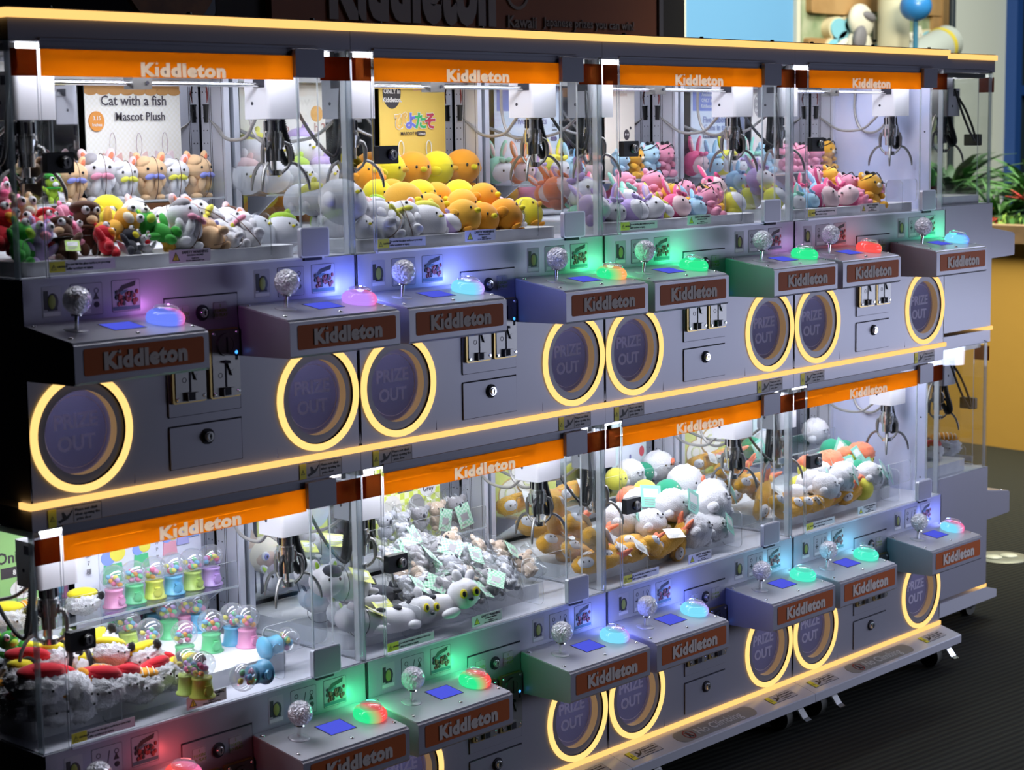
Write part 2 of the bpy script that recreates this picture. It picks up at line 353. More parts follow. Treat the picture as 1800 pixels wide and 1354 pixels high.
def build_crane(root, k, zt):
    """k=0: over the first prize chute, k=1: over the second; zt: underside of the housing"""
    x0 = .075 if k == 0 else .7075; y0 = .10; h = MB()
    h.rrect(x0, y0, x0+.093, y0+.086, .008, 'z', zt, zt+.094, 0, 4)
    h.box(x0-.0006, y0+.012, zt+.068, x0+.002, y0+.050, zt+.086, 1); h.cyl((x0-.0006, y0+.055, zt+.034), (x0+.001, y0+.055, zt+.034), .004, None, 12, 1)
    h.box(x0+.02, y0+.02, zt+.094, x0+.075, y0+.066, zt+.140, 2)
    ho = h.build('crane_housing', [M['white'], M['dark'], M['alu']], root)
    cx, cy = x0+.046, y0+.043
    b = MB()
    b.cyl((cx, cy, zt), (cx, cy, zt-.030), .0175, None, 20); b.cyl((cx, cy, zt-.030), (cx, cy, zt-.038), .0215, None, 20)
    b.cyl((cx, cy, zt-.038), (cx, cy, zt-.066), .0225, .0205, 20); b.cyl((cx, cy, zt-.066), (cx, cy, zt-.092), .0165, None, 20)
    for j in range(6):
        a = j*PI/3; b.cyl((cx+.0176*math.cos(a), cy+.0176*math.sin(a), zt-.004), (cx+.0176*math.cos(a), cy+.0176*math.sin(a), zt-.026), .003, None, 8, 1)
        b.cyl((cx+.023*math.cos(a), cy+.023*math.sin(a), zt-.040), (cx+.023*math.cos(a), cy+.023*math.sin(a), zt-.062), .0022, None, 8)
    b.cyl((cx, cy, zt-.092), (cx, cy, zt-.118), .006, None, 12); b.cyl((cx, cy, zt-.112), (cx, cy, zt-.124), .017, None, 20)
    b.build('claw_hub', [M['chrome'], M['dark']], ho)
    for j in range(3):
        a = math.radians(185 + 120*j + 25*k); c, s = math.cos(a), math.sin(a); A = MB()
        def P(r, z): return (cx+r*c, cy+r*s, zt+z)
        A.tube([P(.024, -.052), P(.033, -.056), P(.037, -.070), P(.037, -.098)], [.005, .0055, .0055, .0045], 8, 1)
        A.tube([P(.037, -.096), P(.030, -.108), P(.017, -.119)], .0034, 8)
        A.tube(spline([P(.036, -.096), P(.050, -.100), P(.066, -.116), P(.076, -.138), P(.079, -.158)], 4), [.004]*13+[.0034, .0030, .0026, .002], 8)
        A.build('claw_arm', [M['steel'], M['steel'] if j else M['black']], ho)
    q = MB(); sx = 1 if k == 1 else -1
    path = spline([(cx+.030*sx, cy+.006, zt+.002), (cx+.036*sx, cy+.004, zt-.030), (cx+.046*sx, cy, zt-.066), (cx+.050*sx, cy, zt-.088), (cx+.040*sx, cy+.006, zt-.096), (cx+.024*sx, cy+.010, zt-.066)], 14)
    q.tube(path, [.0086 + .0013*(1 if i % 2 else -1) for i in range(len(path))], 8); q.build('coiled_cord', [M['coil']], ho)
    t = MB()
    if k == 1: pts = [(.842, .478, zt+.010), (.835, .44, zt-.014), (.80, .36, zt-.042), (.77, .26, zt-.040), (.745, .20, zt-.010), (.738, .18, zt+.006)]
    else: pts = [(.020, .478, zt+.010), (.03, .43, zt-.02), (.06, .34, zt-.050), (.10, .25, zt-.042), (.12, .20, zt-.008), (.122, .18, zt+.006)]
    t.tube(spline(pts, 6), .0042, 8); p = Vector(pts[0])
    t.cyl(p+Vector((0, .004, -.012)), p+Vector((-.001, .002, .030)), .0095, .0105, 10, 1)
    t.tube([p+Vector((-.002, 0, .028)), p+Vector((-.006, -.004, .055)), p+Vector((-.004, 0, .075))], .0020, 6, 2); t.tube([p+Vector((.002, 0, .028)), p+Vector((.004, -.004, .055)), p+Vector((.002, 0, .075))], .0020, 6, 3)
    t.build('power_cable', [M['hose'], M['black'], M['red'], M['paper']], ho)
    u = MB()
    if k == 1: pts = [(.797, .14, zt+.075), (.812, .17, zt+.03), (.834, .22, zt-.032), (.842, .27, zt-.052), (.846, .315, zt-.034), (.846, .335, zt+.02), (.840, .33, zt+.09)]
    else: pts = [(.078, .12, zt+.070), (.055, .10, zt+.02), (.035, .08, zt-.050), (.024, .09, zt-.085), (.018, .14, zt-.05), (.016, .20, zt+.02), (.02, .24, zt+.09)]
    u.tube(spline(pts, 6), .0042, 8); u.build('trolley_cable', [M['hose'] if k else M['coil']], ho)

def build_machine():
    root = empty('claw_machine')
    for ti, T in enumerate(TIERS):
        zs, zb, zf, zt = T['s'], T['b'], T['f'], T['top']; low = ti == 0
        zr, zc = zb-.306, zb-.089
        # cabinet
        m = MB()
        plate_with_holes(m, .0006, W-.0006, zs+.0128, zb, RC, zr, .1182, 0.0)
        m.box(.0006, .0, zs+.0128, .0046, D, zb); m.box(W-.0046, .0, zs+.0128, W-.0006, D, zb); m.box(.0046, D-.004, zs+.0128, W-.0046, D, zb)
        m.box(.0046, .002, zb-.004, W-.0046, D-.004, zb-.0002, 0); m.box(.0046, .001, zs+.0128, W-.0046, D-.004, zs+.016, 0)
        m.box(RC[0]+.125, .002, zs+.0165, RC[0]+.127, D-.006, zb-.005, 1); m.box(RC[1]-.127, .002, zs+.0165, RC[1]-.125, D-.006, zb-.005, 1)
        cab = m.build('cabinet_body', [M['body'], M['body_dark']], root)
        # light strip that wraps round the front corners
        m = MB(); m.box(.0004, -.008 if not low else -.006, zs, W-.0004, .035, zs+.0128)
        m.build('light_strip', [M['amber']], root)
        # head of the window: fascia, roof
        m = MB(); m.prism([(0, zf), (0, zt), (D, zt), (D, zf+.008), (.04, zf+.008), (.014, zf)], 'x', .0006, W-.0006); m.box(.066, -.0035, zf-.0172, .69, .0, zf+.0005, 1); m.box(.066, -.0050, zf-.001, .765, 0, zf+.004, 1)
        m.box(.0046, D-.006, zb, W-.0046, D-.001, zf+.01, 0)
        m.build('head_fascia', [M['body_dark'] if not low else M['body'], M['body_dark']], root)
        if not low:
            m = MB(); m.box(.0004, -.007, zt, W-.0004, D, zt+.0175); m.build('light_strip', [M['amber']], root)
            m = MB(); m.box(.0008, -.003, zt+.0175, W-.0008, D, zt+.020)
            for x in (.10, .43, .76): m.cyl((x, .01, zt+.020), (x, .01, zt+.0245), .006, .005, 10)
            m.build('roof_cover', [M['black']], root)
        for q in range(2):   # warning prints on the fascia (on the step for the lower deck's strip)
            m = MB(); swim_label(m, .036 if q == 0 else .677, 0, 1.18); o = m.build('climbing_warning_label', [M['greytag'], M['yellow'], M['ink'], M['dark']], root)
            if not low: o.location = (0, -.0006, zs-.0405)
            else: o.location = (0, -.060, .1024); o.rotation_euler = (math.radians(-75.2), 0, 0)
        # ---- window: acrylic corners, sliding door, side panes
        for side in (0, 1):
            R = .014; x1 = .060 if side == 0 else .096
            path = [(x1, .0), (R, .0)] + [(R-R*math.sin(math.radians(a)), R-R*math.cos(math.radians(a))) for a in (15, 30, 45, 60, 75)] + [(0.0, R), (0.0, D-.012)]
            path = [(x+.001, y+.0005) for x, y in path]; t = .005
            nrm = []
            for i in range(len(path)):
                a = Vector(path[max(i-1, 0)]); b = Vector(path[min(i+1, len(path)-1)]); d = (b-a).normalized(); nrm.append(Vector((d.y, -d.x)))
            inn = [(p[0]+abs(n.x)*t, p[1]+abs(n.y)*t) for p, n in zip(path, nrm)]
            fx = (lambda x: x) if side == 0 else (lambda x: W-x)
            m = MB(); k = len(path)
            for A in (path, inn): m.add([(fx(x), y, z) for x, y in A for z in (zb, zf-.001)], [(2*i, 2*i+2, 2*i+3, 2*i+1) for i in range(k-1)], 0, True)
            for z in (zb, zf-.001): m.add([(fx(p[0]), p[1], z) for p in path] + [(fx(p[0]), p[1], z) for p in inn], [(i, i+1, k+i+1, k+i) for i in range(k-1)], 1)
            for i in (0, k-1): m.add([(fx(q[0]), q[1], z) for q in (path[i], inn[i]) for z in (zb, zf-.001)], [(0, 1, 3, 2)], 1)
            g = m.build('corner_pane', [M['glass'], M['edge']], root)
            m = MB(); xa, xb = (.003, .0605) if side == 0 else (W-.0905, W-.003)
            m.box(xa, -.0004, zf-.0675, xb, .0005, zf-.0165); m.build('orange_band', [M['orange_shaded']], g)
        # inner rails where panes meet
        m = MB()
        for x in (.006, W-.006-.004): m.box(x, .010, zb, x+.004, .026, zf, 0)
        m.box(.708, .0065, zb, .712, .0105, zf, 0)
        m.build('pane_joint', [M['edge']], root)
        m = MB(); x0, x1 = .063, .758; ya, yb = -.0045, -.0005
        v = [(x, y, z) for z in (zb+.002, zf-.012) for y in (ya, yb) for x in (x0, x1)]
        m.add(v, [(0, 1, 5, 4), (2, 6, 7, 3)], 0); m.add(v, [(0, 2, 3, 1), (4, 5, 7, 6), (0, 4, 6, 2), (1, 3, 7, 5)], 1)
        door = m.build('sliding_window', [M['glass'], M['edge']], root)
        m = MB(); m.box(.0645, -.0054, zf-.0675, .689, -.0046, zf-.0165); band = m.build('orange_band', [M['orange']], door)
        bv = brand(.0262); w0, w1 = width(bv); q = .2125/(w0-w1); sc_ = lambda e: welded(([((p[0]-w1)*q, p[1], math.copysign(e, p[2])) for p in bv[0]], bv[1]))
        m = MB(); m.put(sc_(.004), FRONT(.2945, -.0050, zf-.0640)); cut_out(band, m.build('cutter', []))
        m = MB(); m.put(sc_(.0006), FRONT(.2945, -.0050, zf-.0640)); m.build('brand_lettering', [M['bandtext']], door)
        m = MB(); m.rrect(.688, zf-.0625, .769, zf-.003, .003, 'y', -.016, .004, 0); m.build('window_guide', [M['body_dark']], door)
        m = MB(); m.rrect(.687, zb+.003, .7685, zb+.0675, .006, 'y', -.016, -.005, 0); m.rrect(.690, zb+.006, .7655, zb+.0645, .005, 'y', -.0166, -.016, 1); m.box(.70, -.012, zb-.004, .75, -.005, zb+.004, 2); m.build('window_grip', [M['alu'], M['body'], M['dark']], door)
        m = MB(); m.rrect(.058, zb+.199, .118, zb+.239, .003, 'y', -.022, -.0046, 0); lock_cyl(m, .098, -.022, zb+.219, .0125, 2, 1); m.build('window_lock', [M['black'], M['dark'], M['steel']], door)
        m = MB(); m.box(.0625, -.0052, zb+.0105, .2145, -.0046, zb+.031, 0); m.box(.0625, -.0055, zb+.0105, .0985, -.0052, zb+.031, 1); sticker_warn_tri(m, .066, -.0055, zb+.0145, .0125, 1, 2)
        m.put(text('CAUTION', .0052, .03, .0002, 1), FRONT(.0795, -.0057, zb+.0185), 2)
        m.put(text('Do not hit the glass surface,or you may', .0064, .012, .0002, 1), FRONT(.1005, -.0055, zb+.0222), 2); m.put(text('suffer accident or injury.', .0064, .012, .0002, 1), FRONT(.1005, -.0055, zb+.0138), 2)
        m.build('caution_sticker', [M['paper'], M['yellow'], M['ink']], door)
        m = MB(); m.box(.3455, -.0056, zb+.0115, .4505, -.0046, zb+.0375, 0); sticker_warn_tri(m, .352, -.0056, zb+.0155, .020, 1, 2)
        for t, s, dz in (('SAFETY WARNING', .0080, .0290), ('CHOKING HAZARD', .0048, .0237), ('Small parts.', .0040, .0180), ('Not for children under 3 yrs', .0040, .0135)):
            v = text(t, s, .02, .0002, 1, 'CENTER'); m.put(v, FRONT(.411, -.0058, zb+dz), 2)
        m.build('safety_sticker', [M['paper'], M['yellow'], M['ink']], door)
        m = MB(); m.box(.0625, -.0075, zb-.0005, .76, .0, zb+.0035); m.build('window_sill', [M['alu']], root)
        # ---- inside
        m = MB(); m.box(.012, DM, zb+.002, W-.012, DM+.004, zf); m.build('mirror_panel', [M['mirror']], root)
        for x in (0.0065, W-.0225):
            m = MB(); m.box(x, .415, zb, x+.016, .500, zf, 0)
            fx = x+.016 if x < .4 else x
            for y in (.423, .462, .468): m.box(fx-.0006, y, zb+.02, fx+.0006, y+.0012, zf, 1)
            for z in range(14):
                for y in (.479, .492): m.cyl((fx-.0007, y, zb+.04+z*.030), (fx+.0007, y, zb+.04+z*.030), .0016, None, 8, 1)
            m.build('corner_post', [M['alu'], M['dark']], root)
        m = MB(); m.box(.006, .008, zf-.003, W-.006, DM, zf+.007, 0); m.build('cavity_ceiling', [M['body']], root)
        m = MB(); m.cyl((.03, .040, zf-.010), (W-.03, .040, zf-.010), .0055, None, 10); m.build('led_tube', [M['tube']], root)
        m = MB(); m.cyl((.165, .133, zf-.074), (.712, .133, zf-.074), .0048, None, 12, 0); m.box(.365, .118, zf-.086, .412, .150, zf-.060, 1); m.cyl((.400, .1175, zf-.073), (.400, .116, zf-.073), .004, None, 10, 2)
        m.build('gantry_rod', [M['chrome'], M['steel'], M['dark']], root)
        m = MB()
        for x in (.02, W-.034): m.box(x, .03, zf-.020, x+.014, .49, zf-.004)
        m.box(.034, .44, zf-.055, W-.034, .455, zf-.02); m.build('gantry_rail', [M['steel']], root)
        m = MB(); m.box(.006, .007, zb, W-.006, DM, zb+.002); m.build('cavity_floor', [M['alu']], root)
        m = MB(); m.rrect(.030, .095, .715, .488, .025, 'z', zb+.002, zb+.040, 0, 5) if low else m.rrect(.030, .030, .715, .488, .02, 'z', zb+.002, zb+.030, 0, 5)
        m.build('prize_bed', [M['bed']], root)
        for k in (0, 1):
            x0, x1 = (.034, .205) if k == 0 else (.640, .832); yy = .036 if k == 0 else .088; m = MB(); h = .045 if k == 0 else .070; z0 = zb+.040 if low else zb+.03
            if low: yy = max(yy, .098)
            xi = x1 if k == 0 else x0
            m.rrect(x0, z0, x1, z0+h, .014, 'y', yy, yy+.003, 0, 4, 1); (m.rrect(.028, zb+.003, yy-.002, z0+h, .014, 'x', xi, xi+.003, 0, 4, 1) if yy > .06 else None)
            m.build('chute_guard', [M['glass'], M['edge']], root)
        zq = zb+(.127 if not low else .137); m = MB()
        m.box(.060, .372, zq-.004, .795, .495, zq, 0); m.rrect(.060, zq, .795, zq+.060, .006, 'y', .369, .372, 0, 3, 1); m.box(.060, .3685, zq-.0042, .795, .3725, zq+.0002, 1)
        sh = m.build('display_shelf', [M['glass'], M['edge']], root)
        for x in (.105, .760): m = MB(); m.prism([(.385, zq-.0045), (.495, zq-.0045), (.495, zq-.075)], 'x', x, x+.004); m.build('shelf_bracket', [M['alu']], sh)
        for k in (0, 1): build_crane(root, k, zb+.3015)
        # ---- consoles
        for k, cx in enumerate(CX):
            m = MB(); prof = [(0, zc), (-.160, zc-.0235), (-.1655, zc-.0265), (-.1655, zc-.0955), (-.161, zc-.1005), (0, zc-.1035)]
            m.prism(prof, 'x', cx+.0005, cx+.312); con = m.build('control_console', [M['body']], root)
            sl = -.1465; B = Matrix.Translation((cx, 0, zc)) @ Euler((math.atan(.0235/.160), 0, 0)).to_matrix().to_4x4()
            def pl(name, mb, mats):
                o = mb.build(name, mats, con); o.matrix_basis = B; return o
            m = MB(); m.rrect(.001, -.1615, .311, -.001, .004, 'z', .0002, .0030, 0, 3); pl('top_plate', m, [M['plate']])
            m = MB(); m.lathe([(.024, .003), (.022, .0045), (.010, .0050)], (.073, -.070, 0), 24, 0); m.cyl((.073, -.070, .004), (.073, -.068, .042), .0042, None, 12, 1); pl('joystick_shaft', m, [M['plate'], M['chrome']])
            m = MB(); m.ell((.0735, -.0678, .0600), (.0275, .0275, .0275), n=28, k=20, amp=.035, freq=240, seed=k); m.cyl((.073, -.068, .032), (.073, -.068, .040), .012, .008, 16, 1); pl('joystick_ball', m, [M['crystal'], M['chrome']])
            m = MB(); m.box(.137, -.103, .0031, .213, -.046, .0036, 1); m.box(.1395, -.101, .0036, .2105, -.048, .0040, 0); pl('display_screen', m, [M['lcd'], M['dark']])
            m = MB(); c = (0, 0, 0)
            m.lathe([(.036, .003), (.0385, .007), (.0390, .013), (.0370, .019), (.0320, .0245), (.0255, .0275)], c, 32, 0, True)
            m.lathe([(.0250, .0270), (.0262, .0300), (.0235, .0345), (.0180, .0365), (.0, .0370)], c, 32, 1, True)
            o = m.build('push_button', [LB['violet'], M['cap']], con); o.matrix_basis = B @ Matrix.Translation((.275, -.078, 0))
            for x, y in ((.018, -.132), (.166, -.138), (.300, -.132), (.296, -.020), (.014, -.018)):
                m = MB(); m.lathe([(.0052, .003), (.0048, .0052), (.0022, .0062)], (x, y, 0), 12); pl('screw', m, [M['chrome']])
            m = MB(); m.rrect(cx+.0205, zc-.0840, cx+.2995, zc-.0330, .005, 'y', -.1662, -.1654, 0, 4); m.build('name_plate', [M['sign']], con)
            m = MB(); m.put(brand(.0315), FRONT(cx+.0640, -.1670, zc-.0740)); w0, w1 = width((m.v, 0)); o = m.build('brand_lettering', [M['signtext']], con)
            o.scale = (.193/(w0-w1), 1, 1); o.location = ((cx+.0640)*(1-o.scale[0]), 0, 0)
        # ---- prize doors
        for cx in RC:
            m = MB(); m.ring(cx, zr, .0835, .1015, .0015, .026, 56, 0, 1); dr = m.build('prize_door', [M['body_dark'], M['warm']], root)
            m = MB(); m.ring(cx, zr, .1030, .1180, -.0045, .006, 64, 0); m.build('ring_light', [M['ringled']], dr)
            m = MB(); m.ring(cx, zr, .1014, .1032, -.0010, .006, 56, 0); m.build('ring_seal', [M['dark']], dr)
            m = MB(); m.disc(cx, zr, .085, .021, 0, 48, .003); m.ring(cx, zr, .071, .0725, .0195, .0210, 40, 1); m.build('flap', [M['flap'], M['flaptext']], dr)
            m = MB()
            for t, z in (('PRIZE', .008), ('OUT', -.036)):
                v = text(t, .041, .030, .0004, 3, 'CENTER'); m.put(v, FRONT(cx, .0200, zr+z))
            m.build('flap_lettering', [M['flaptext']], dr)
        # ---- coin panel and cash box
        m = MB(); x0, x1, z0, z1 = .3320, .5180, zb-.3025, zb-.0610
        m.box(x0-.0015, -.0006, z0-.0015, x1+.003, .0003, z1+.003, 1); m.rrect(x0, z0, x1, z1, .002, 'y', -.0032, -.0006, 0, 2); cp = m.build('coin_panel', [M['body'], M['dark']], root)
        for q, (xa, xb) in enumerate(((.338, .424), (.4345, .5145))):
            m = MB(); za, zz = zb-.276, zb-.131
            m.rrect(xa, za, xb, zz, .006, 'y', -.0095, -.0032, 1, 4); m.rrect(xa+.007, za+.003, xb-.001, zz-.003, .004, 'y', -.0112, -.0095, 0, 3)
            xm = (xa+xb)/2+.004
            m.ring(xm, zz-.034, .017, .024, -.0150, -.0110, 28, 0); m.disc(xm, zz-.034, .0175, -.0140, 0, 24, .002); m.box(xm-.002, -.0146, zz-.050, xm+.002, -.0140, zz-.018, 2)
            m.box(xm-.006, -.0116, za+.022, xm-.001, -.0111, zz-.066, 2); m.prism([(xm-.010, zz-.067), (xm+.004, zz-.067), (xm+.006, zz-.073), (xm-.010, zz-.072)], 'y', -.018, -.0111, 2)
            m.prism([(xm, zz-.074), (xm+.006, zz-.070), (xm+.020, zz-.092), (xm+.010, zz-.098)], 'y', -.0150, -.0111, 0); m.cyl((xm+.015, -.0111, zz-.093), (xm+.015, -.0155, zz-.093), .007, None, 14, 0)
            m.box(xm-.015, -.0190, za+.004, xm+.014, -.0112, za+.021, 3); m.box(xm-.013, -.0196, za+.006, xm+.003, -.0188, za+.022, 2)
            for x, z in ((xa+.013, zz-.010), (xb-.006, zz-.010), (xa+.012, za+.009), (xb-.006, za+.012)): m.cyl((x, -.0112, z), (x, -.0134, z), .0042, .003, 10, 4)
            m.ring(xm-.018, za+.048, .0045, .0055, -.0116, -.0112, 16, 2); m.box(xb-.013, -.0116, zz-.068, xb-.006, -.0111, zz-.052, 2); m.cyl((xb-.0095, -.0111, zz-.052), (xb-.0095, -.0125, zz-.052), .0042, .003, 12, 5)
            m.build('coin_acceptor', [M['steel'], M['brass'], M['dark'], M['steel'], M['chrome'], M['led']], cp)
        m = MB(); m.cyl((.425, -.0032, zb-.0945), (.425, -.0052, zb-.0945), .0165, None, 24, 1); lock_cyl(m, .425, -.005, zb-.0945, .0105, 0, 1); m.build('panel_lock', [M['chrome'], M['dark']], cp)
        for x in (.3740, .4720):
            m = MB(); m.rrect(x-.0185, zb-.112, x+.0185, zb-.075, .002, 'y', -.0036, -.0032, 0, 2); m.rrect(x-.0172, zb-.1107, x+.0172, zb-.0763, .002, 'y', -.0039, -.0036, 1, 2)
            m.rrect(x-.0168, zb-.1103, x+.0168, zb-.0767, .002, 'y', -.0041, -.0039, 0, 2)
            for t, dz in (('1', -.0865), ('TOKEN', -.0965), ('TO PLAY', -.1060)): m.put(text(t, .0095, .012, .0002, 1, 'CENTER'), FRONT(x, -.0043, zb+dz), 2)
            m.build('token_label', [M['greytag'], M['ink'], M['green']], cp)
        m = MB(); x0, x1, z0, z1 = .3320, .5180, zb-.4105, zb-.3245
        m.box(x0-.0015, -.0006, z0-.0015, x1+.003, .0003, z1+.003, 1); m.rrect(x0, z0, x1, z1, .002, 'y', -.0032, -.0006, 0, 2); cb = m.build('cash_box_door', [M['body'], M['dark']], root)
        m = MB(); m.cyl((.4275, -.0032, zb-.352), (.4275, -.0058, zb-.352), .0165, None, 24, 1); lock_cyl(m, .4275, -.0056, zb-.352, .0118, 0, 1); m.build('cash_box_lock', [M['chrome'], M['dark']], cb)
        # ---- instruction stickers above each console
        for cx in (0.0, .522):
            m = MB(); x, z = cx+.046, zb-.076; m.rrect(x, z, x+.043, z+.060, .003, 'y', -.0004, 0, 0, 3); m.box(x+.004, -.0008, z+.016, x+.014, -.0004, z+.052, 1)
            m.ell((x+.024, -.0005, z+.030), (.013, .0010, .017), m=2, n=20, k=8); m.ell((x+.022, -.0009, z+.030), (.009, .0010, .014), m=3, n=20, k=8); m.box(x+.012, -.0008, z+.013, x+.034, -.0004, z+.019, 1); m.box(x+.002, -.0007, z+.003, x+.040, -.0004, z+.0105, 4)
            m.build('joystick_sticker', [M['greytag'], M['ink'], M['ink'], M['lime'], M['paper']], root)
            m = MB(); x, z = cx+.110, zb-.078; m.rrect(x, z, x+.074, z+.063, .003, 'y', -.0004, 0, 1, 3); m.rrect(x+.0008, z+.0008, x+.0732, z+.0622, .003, 'y', -.0006, -.0004, 0, 3)
            for (a, b) in ((.016, .047), (.060, .047)): m.ring(x+a, z+b, .0040, .0055, -.0009, -.0006, 14, 1)
            m.box(x+.008, -.0009, z+.028, x+.024, -.0006, z+.031, 1); m.box(x+.0145, -.0009, z+.022, x+.0175, -.0006, z+.037, 1); m.prism([(x+.052, z+.030), (x+.066, z+.030), (x+.059, z+.044)], 'y', -.0006, -.0009, 1)
            m.prism([(x+.034, z+.016), (x+.036, z+.016), (x+.044, z+.052), (x+.042, z+.052)], 'y', -.0006, -.0009, 1); m.ell((x+.060, -.0006, z+.020), (.007, .0006, .006), m=1, n=12, k=6); m.box(x+.006, -.0008, z+.004, x+.046, -.0006, z+.012, 2)
            m.build('direction_sticker', [M['greytag'], M['ink'], M['paper']], root)
            m = MB(); x, z = cx+.206, zb-.077; m.rrect(x, z, x+.068, z+.063, .003, 'y', -.0004, 0, 1, 3); m.rrect(x+.0008, z+.0008, x+.0672, z+.0622, .003, 'y', -.0006, -.0004, 0, 3)
            m.prism([(x+.010, z+.038), (x+.024, z+.052), (x+.058, z+.060), (x+.056, z+.050), (x+.030, z+.044), (x+.016, z+.034)], 'y', -.0006, -.0009, 1); m.prism([(x+.012, z+.036), (x+.030, z+.043), (x+.040, z+.043), (x+.022, z+.032)], 'y', -.0006, -.0010, 3)
            rnd = random.Random(11)
            for i in range(26): m.ell((x+.009+(i % 9)*.0060+rnd.random()*.003, -.0008-.00006*i, z+.015+rnd.random()*.024), (.0042, .0003, .0048), m=2 if i % 3 else 1, n=6, k=4)
            m.box(x+.002, -.0009, z+.003, x+.066, -.0006, z+.0105, 3); m.build('prize_sticker', [M['greytag'], M['ink'], M['red'], M['teal']], root)
    # ---- step, base and casters
    m = MB(); m.prism([(.03, .1176), (0, .1176), (-.0800, .0965), (-.0820, .0940), (-.0820, .0700), (-.078, .0680), (D, .0680), (D, .1176)], 'x', .0008, W-.0008); step = m.build('step_plate', [M['plate']], root)
    m = MB(); m.rrect(.235, -.026, .595, .026, .026, 'z', 0, .0006, 0, 8)
    for a in range(28):
        a0, a1 = 2*PI*a/28, 2*PI*(a+1)/28
        m.prism([(.292+r*math.cos(t), r*math.sin(t)) for r, t in ((.0165, a0), (.0205, a0), (.0205, a1), (.0165, a1))], 'z', .0006, .0010, 1)
    m.prism([(.2795, .0125), (.282, .0145), (.3045, -.0115), (.302, -.0140)], 'z', .0010, .0013, 1); m.prism([(.287, .013), (.294, .013), (.296, 0), (.299, -.013), (.294, -.013), (.291, -.004), (.287, -.013), (.283, -.013), (.287, 0)], 'z', .0006, .0010, 2)
    m.put(text('No Climbing', .040, .012, .0003, 3), Matrix.Translation((.322, -.0135, .0009)), 3); o = m.build('no_climbing_label', [M['label_grey'], M['red'], M['ink'], M['label_text']], step)
    o.location = (0, -.046, .1057); o.rotation_euler = (math.atan(.0211/.0800), 0, 0)
    for i, (x, y) in enumerate(((.085, -.035), (W-.095, -.035), (.085, .47), (W-.095, .47))):
        m = MB(); m.cyl((x-.015, y+.012, .036), (x+.015, y+.012, .036), .036, None, 24, 0); m.cyl((x-.0165, y+.012, .036), (x+.0165, y+.012, .036), .014, None, 16, 1); m.cyl((x-.019, y+.012, .036), (x+.019, y+.012, .036), .006, None, 10, 2)
        m.box(x-.021, y-.010, .030, x-.018, y+.034, .066, 1); m.box(x+.018, y-.010, .030, x+.021, y+.034, .066, 1); m.box(x-.021, y-.016, .062, x+.021, y+.036, .0682, 1)
        if y < 0:
            x_ = x+.040; m.prism([(y-.010, .066), (y-.030, .062), (y-.050, .036), (y-.062, .030), (y-.060, .026), (y-.048, .031), (y-.030, .055), (y-.010, .060)], 'x', x_-.014, x_+.014, 2); m.box(x_-.016, y-.012, .058, x_+.016, y+.020, .0682, 1)
        m.build('caster', [M['rubber'], M['black'], M['chrome']], root)
    return root
# ------------------------------------------------------------------ prizes: one maker per kind, copied for every single prize
_PM = {}
PAL = dict(white=(.80, .79, .83), cream=(.85, .78, .62), tan=(.80, .53, .30), orange=(.86, .36, .03), amber=(.84, .44, .05), yellow=(.86, .72, .03), lemon=(.80, .76, .10),
    lime=(.42, .66, .05), green=(.05, .38, .05), jade=(.03, .30, .17), mint=(.30, .66, .52), pink=(.82, .32, .45), rose=(.80, .12, .28), red=(.62, .015, .03), blush=(.84, .60, .62),
    blue=(.33, .58, .80), sky=(.45, .68, .84), lilac=(.56, .42, .76), brown=(.11, .045, .025), grey=(.36, .34, .36), silver=(.55, .55, .60), charcoal=(.035, .037, .05), black=(.012, .012, .015),
    salmon=(.86, .24, .13), beige=(.66, .50, .38), skyblue=(.14, .46, .78), gum_pink=(.85, .36, .60), gum_green=(.18, .68, .32), gum_yellow=(.72, .74, .12), gum_blue=(.18, .52, .80), gum_lime=(.50, .66, .16), gum_purple=(.56, .36, .76), card=(.80, .80, .78), mintcard=(.28, .68, .54), yellowcard=(.78, .80, .18), brick=(.55, .12, .05), periwinkle=(.28, .30, .72))
def P(c):
    if c not in _PM: _PM[c] = mat('plush_'+c, PAL[c], .85, 0, spec=.15, bump=(420, .35, .0012), sheen=.25)
    return _PM[c]
def F(c):
    k = 'fleece_'+c
    if k not in _PM: _PM[k] = mat(k, PAL[c], .95, 0, spec=.1, bump=(330, .9, .003), sheen=.4)
    return _PM[k]
def S(c):
    k = 'smooth_'+c
    if k not in _PM: _PM[k] = mat(k, PAL[c], .30, 0, spec=.5)
    return _PM[k]
def gingham(name, a, b, scale):
    m = mat(name, a, .6); nt = m.node_tree; bs = nt.nodes['Principled BSDF']; tc = nt.nodes.new('ShaderNodeTexCoord'); ck = nt.nodes.new('ShaderNodeTexChecker')
    ck.inputs['Scale'].default_value = scale; ck.inputs['Color1'].default_value = (*a, 1); ck.inputs['Color2'].default_value = (*b, 1)
    nt.links.new(tc.outputs['Object'], ck.inputs['Vector']); nt.links.new(ck.outputs['Color'], bs.inputs['Base Color']); return m
GING = gingham('mint_gingham', (.30, .66, .42), (.62, .78, .66), 170)
YGING = gingham('lime_gingham', (.66, .76, .10), (.86, .88, .55), 60)
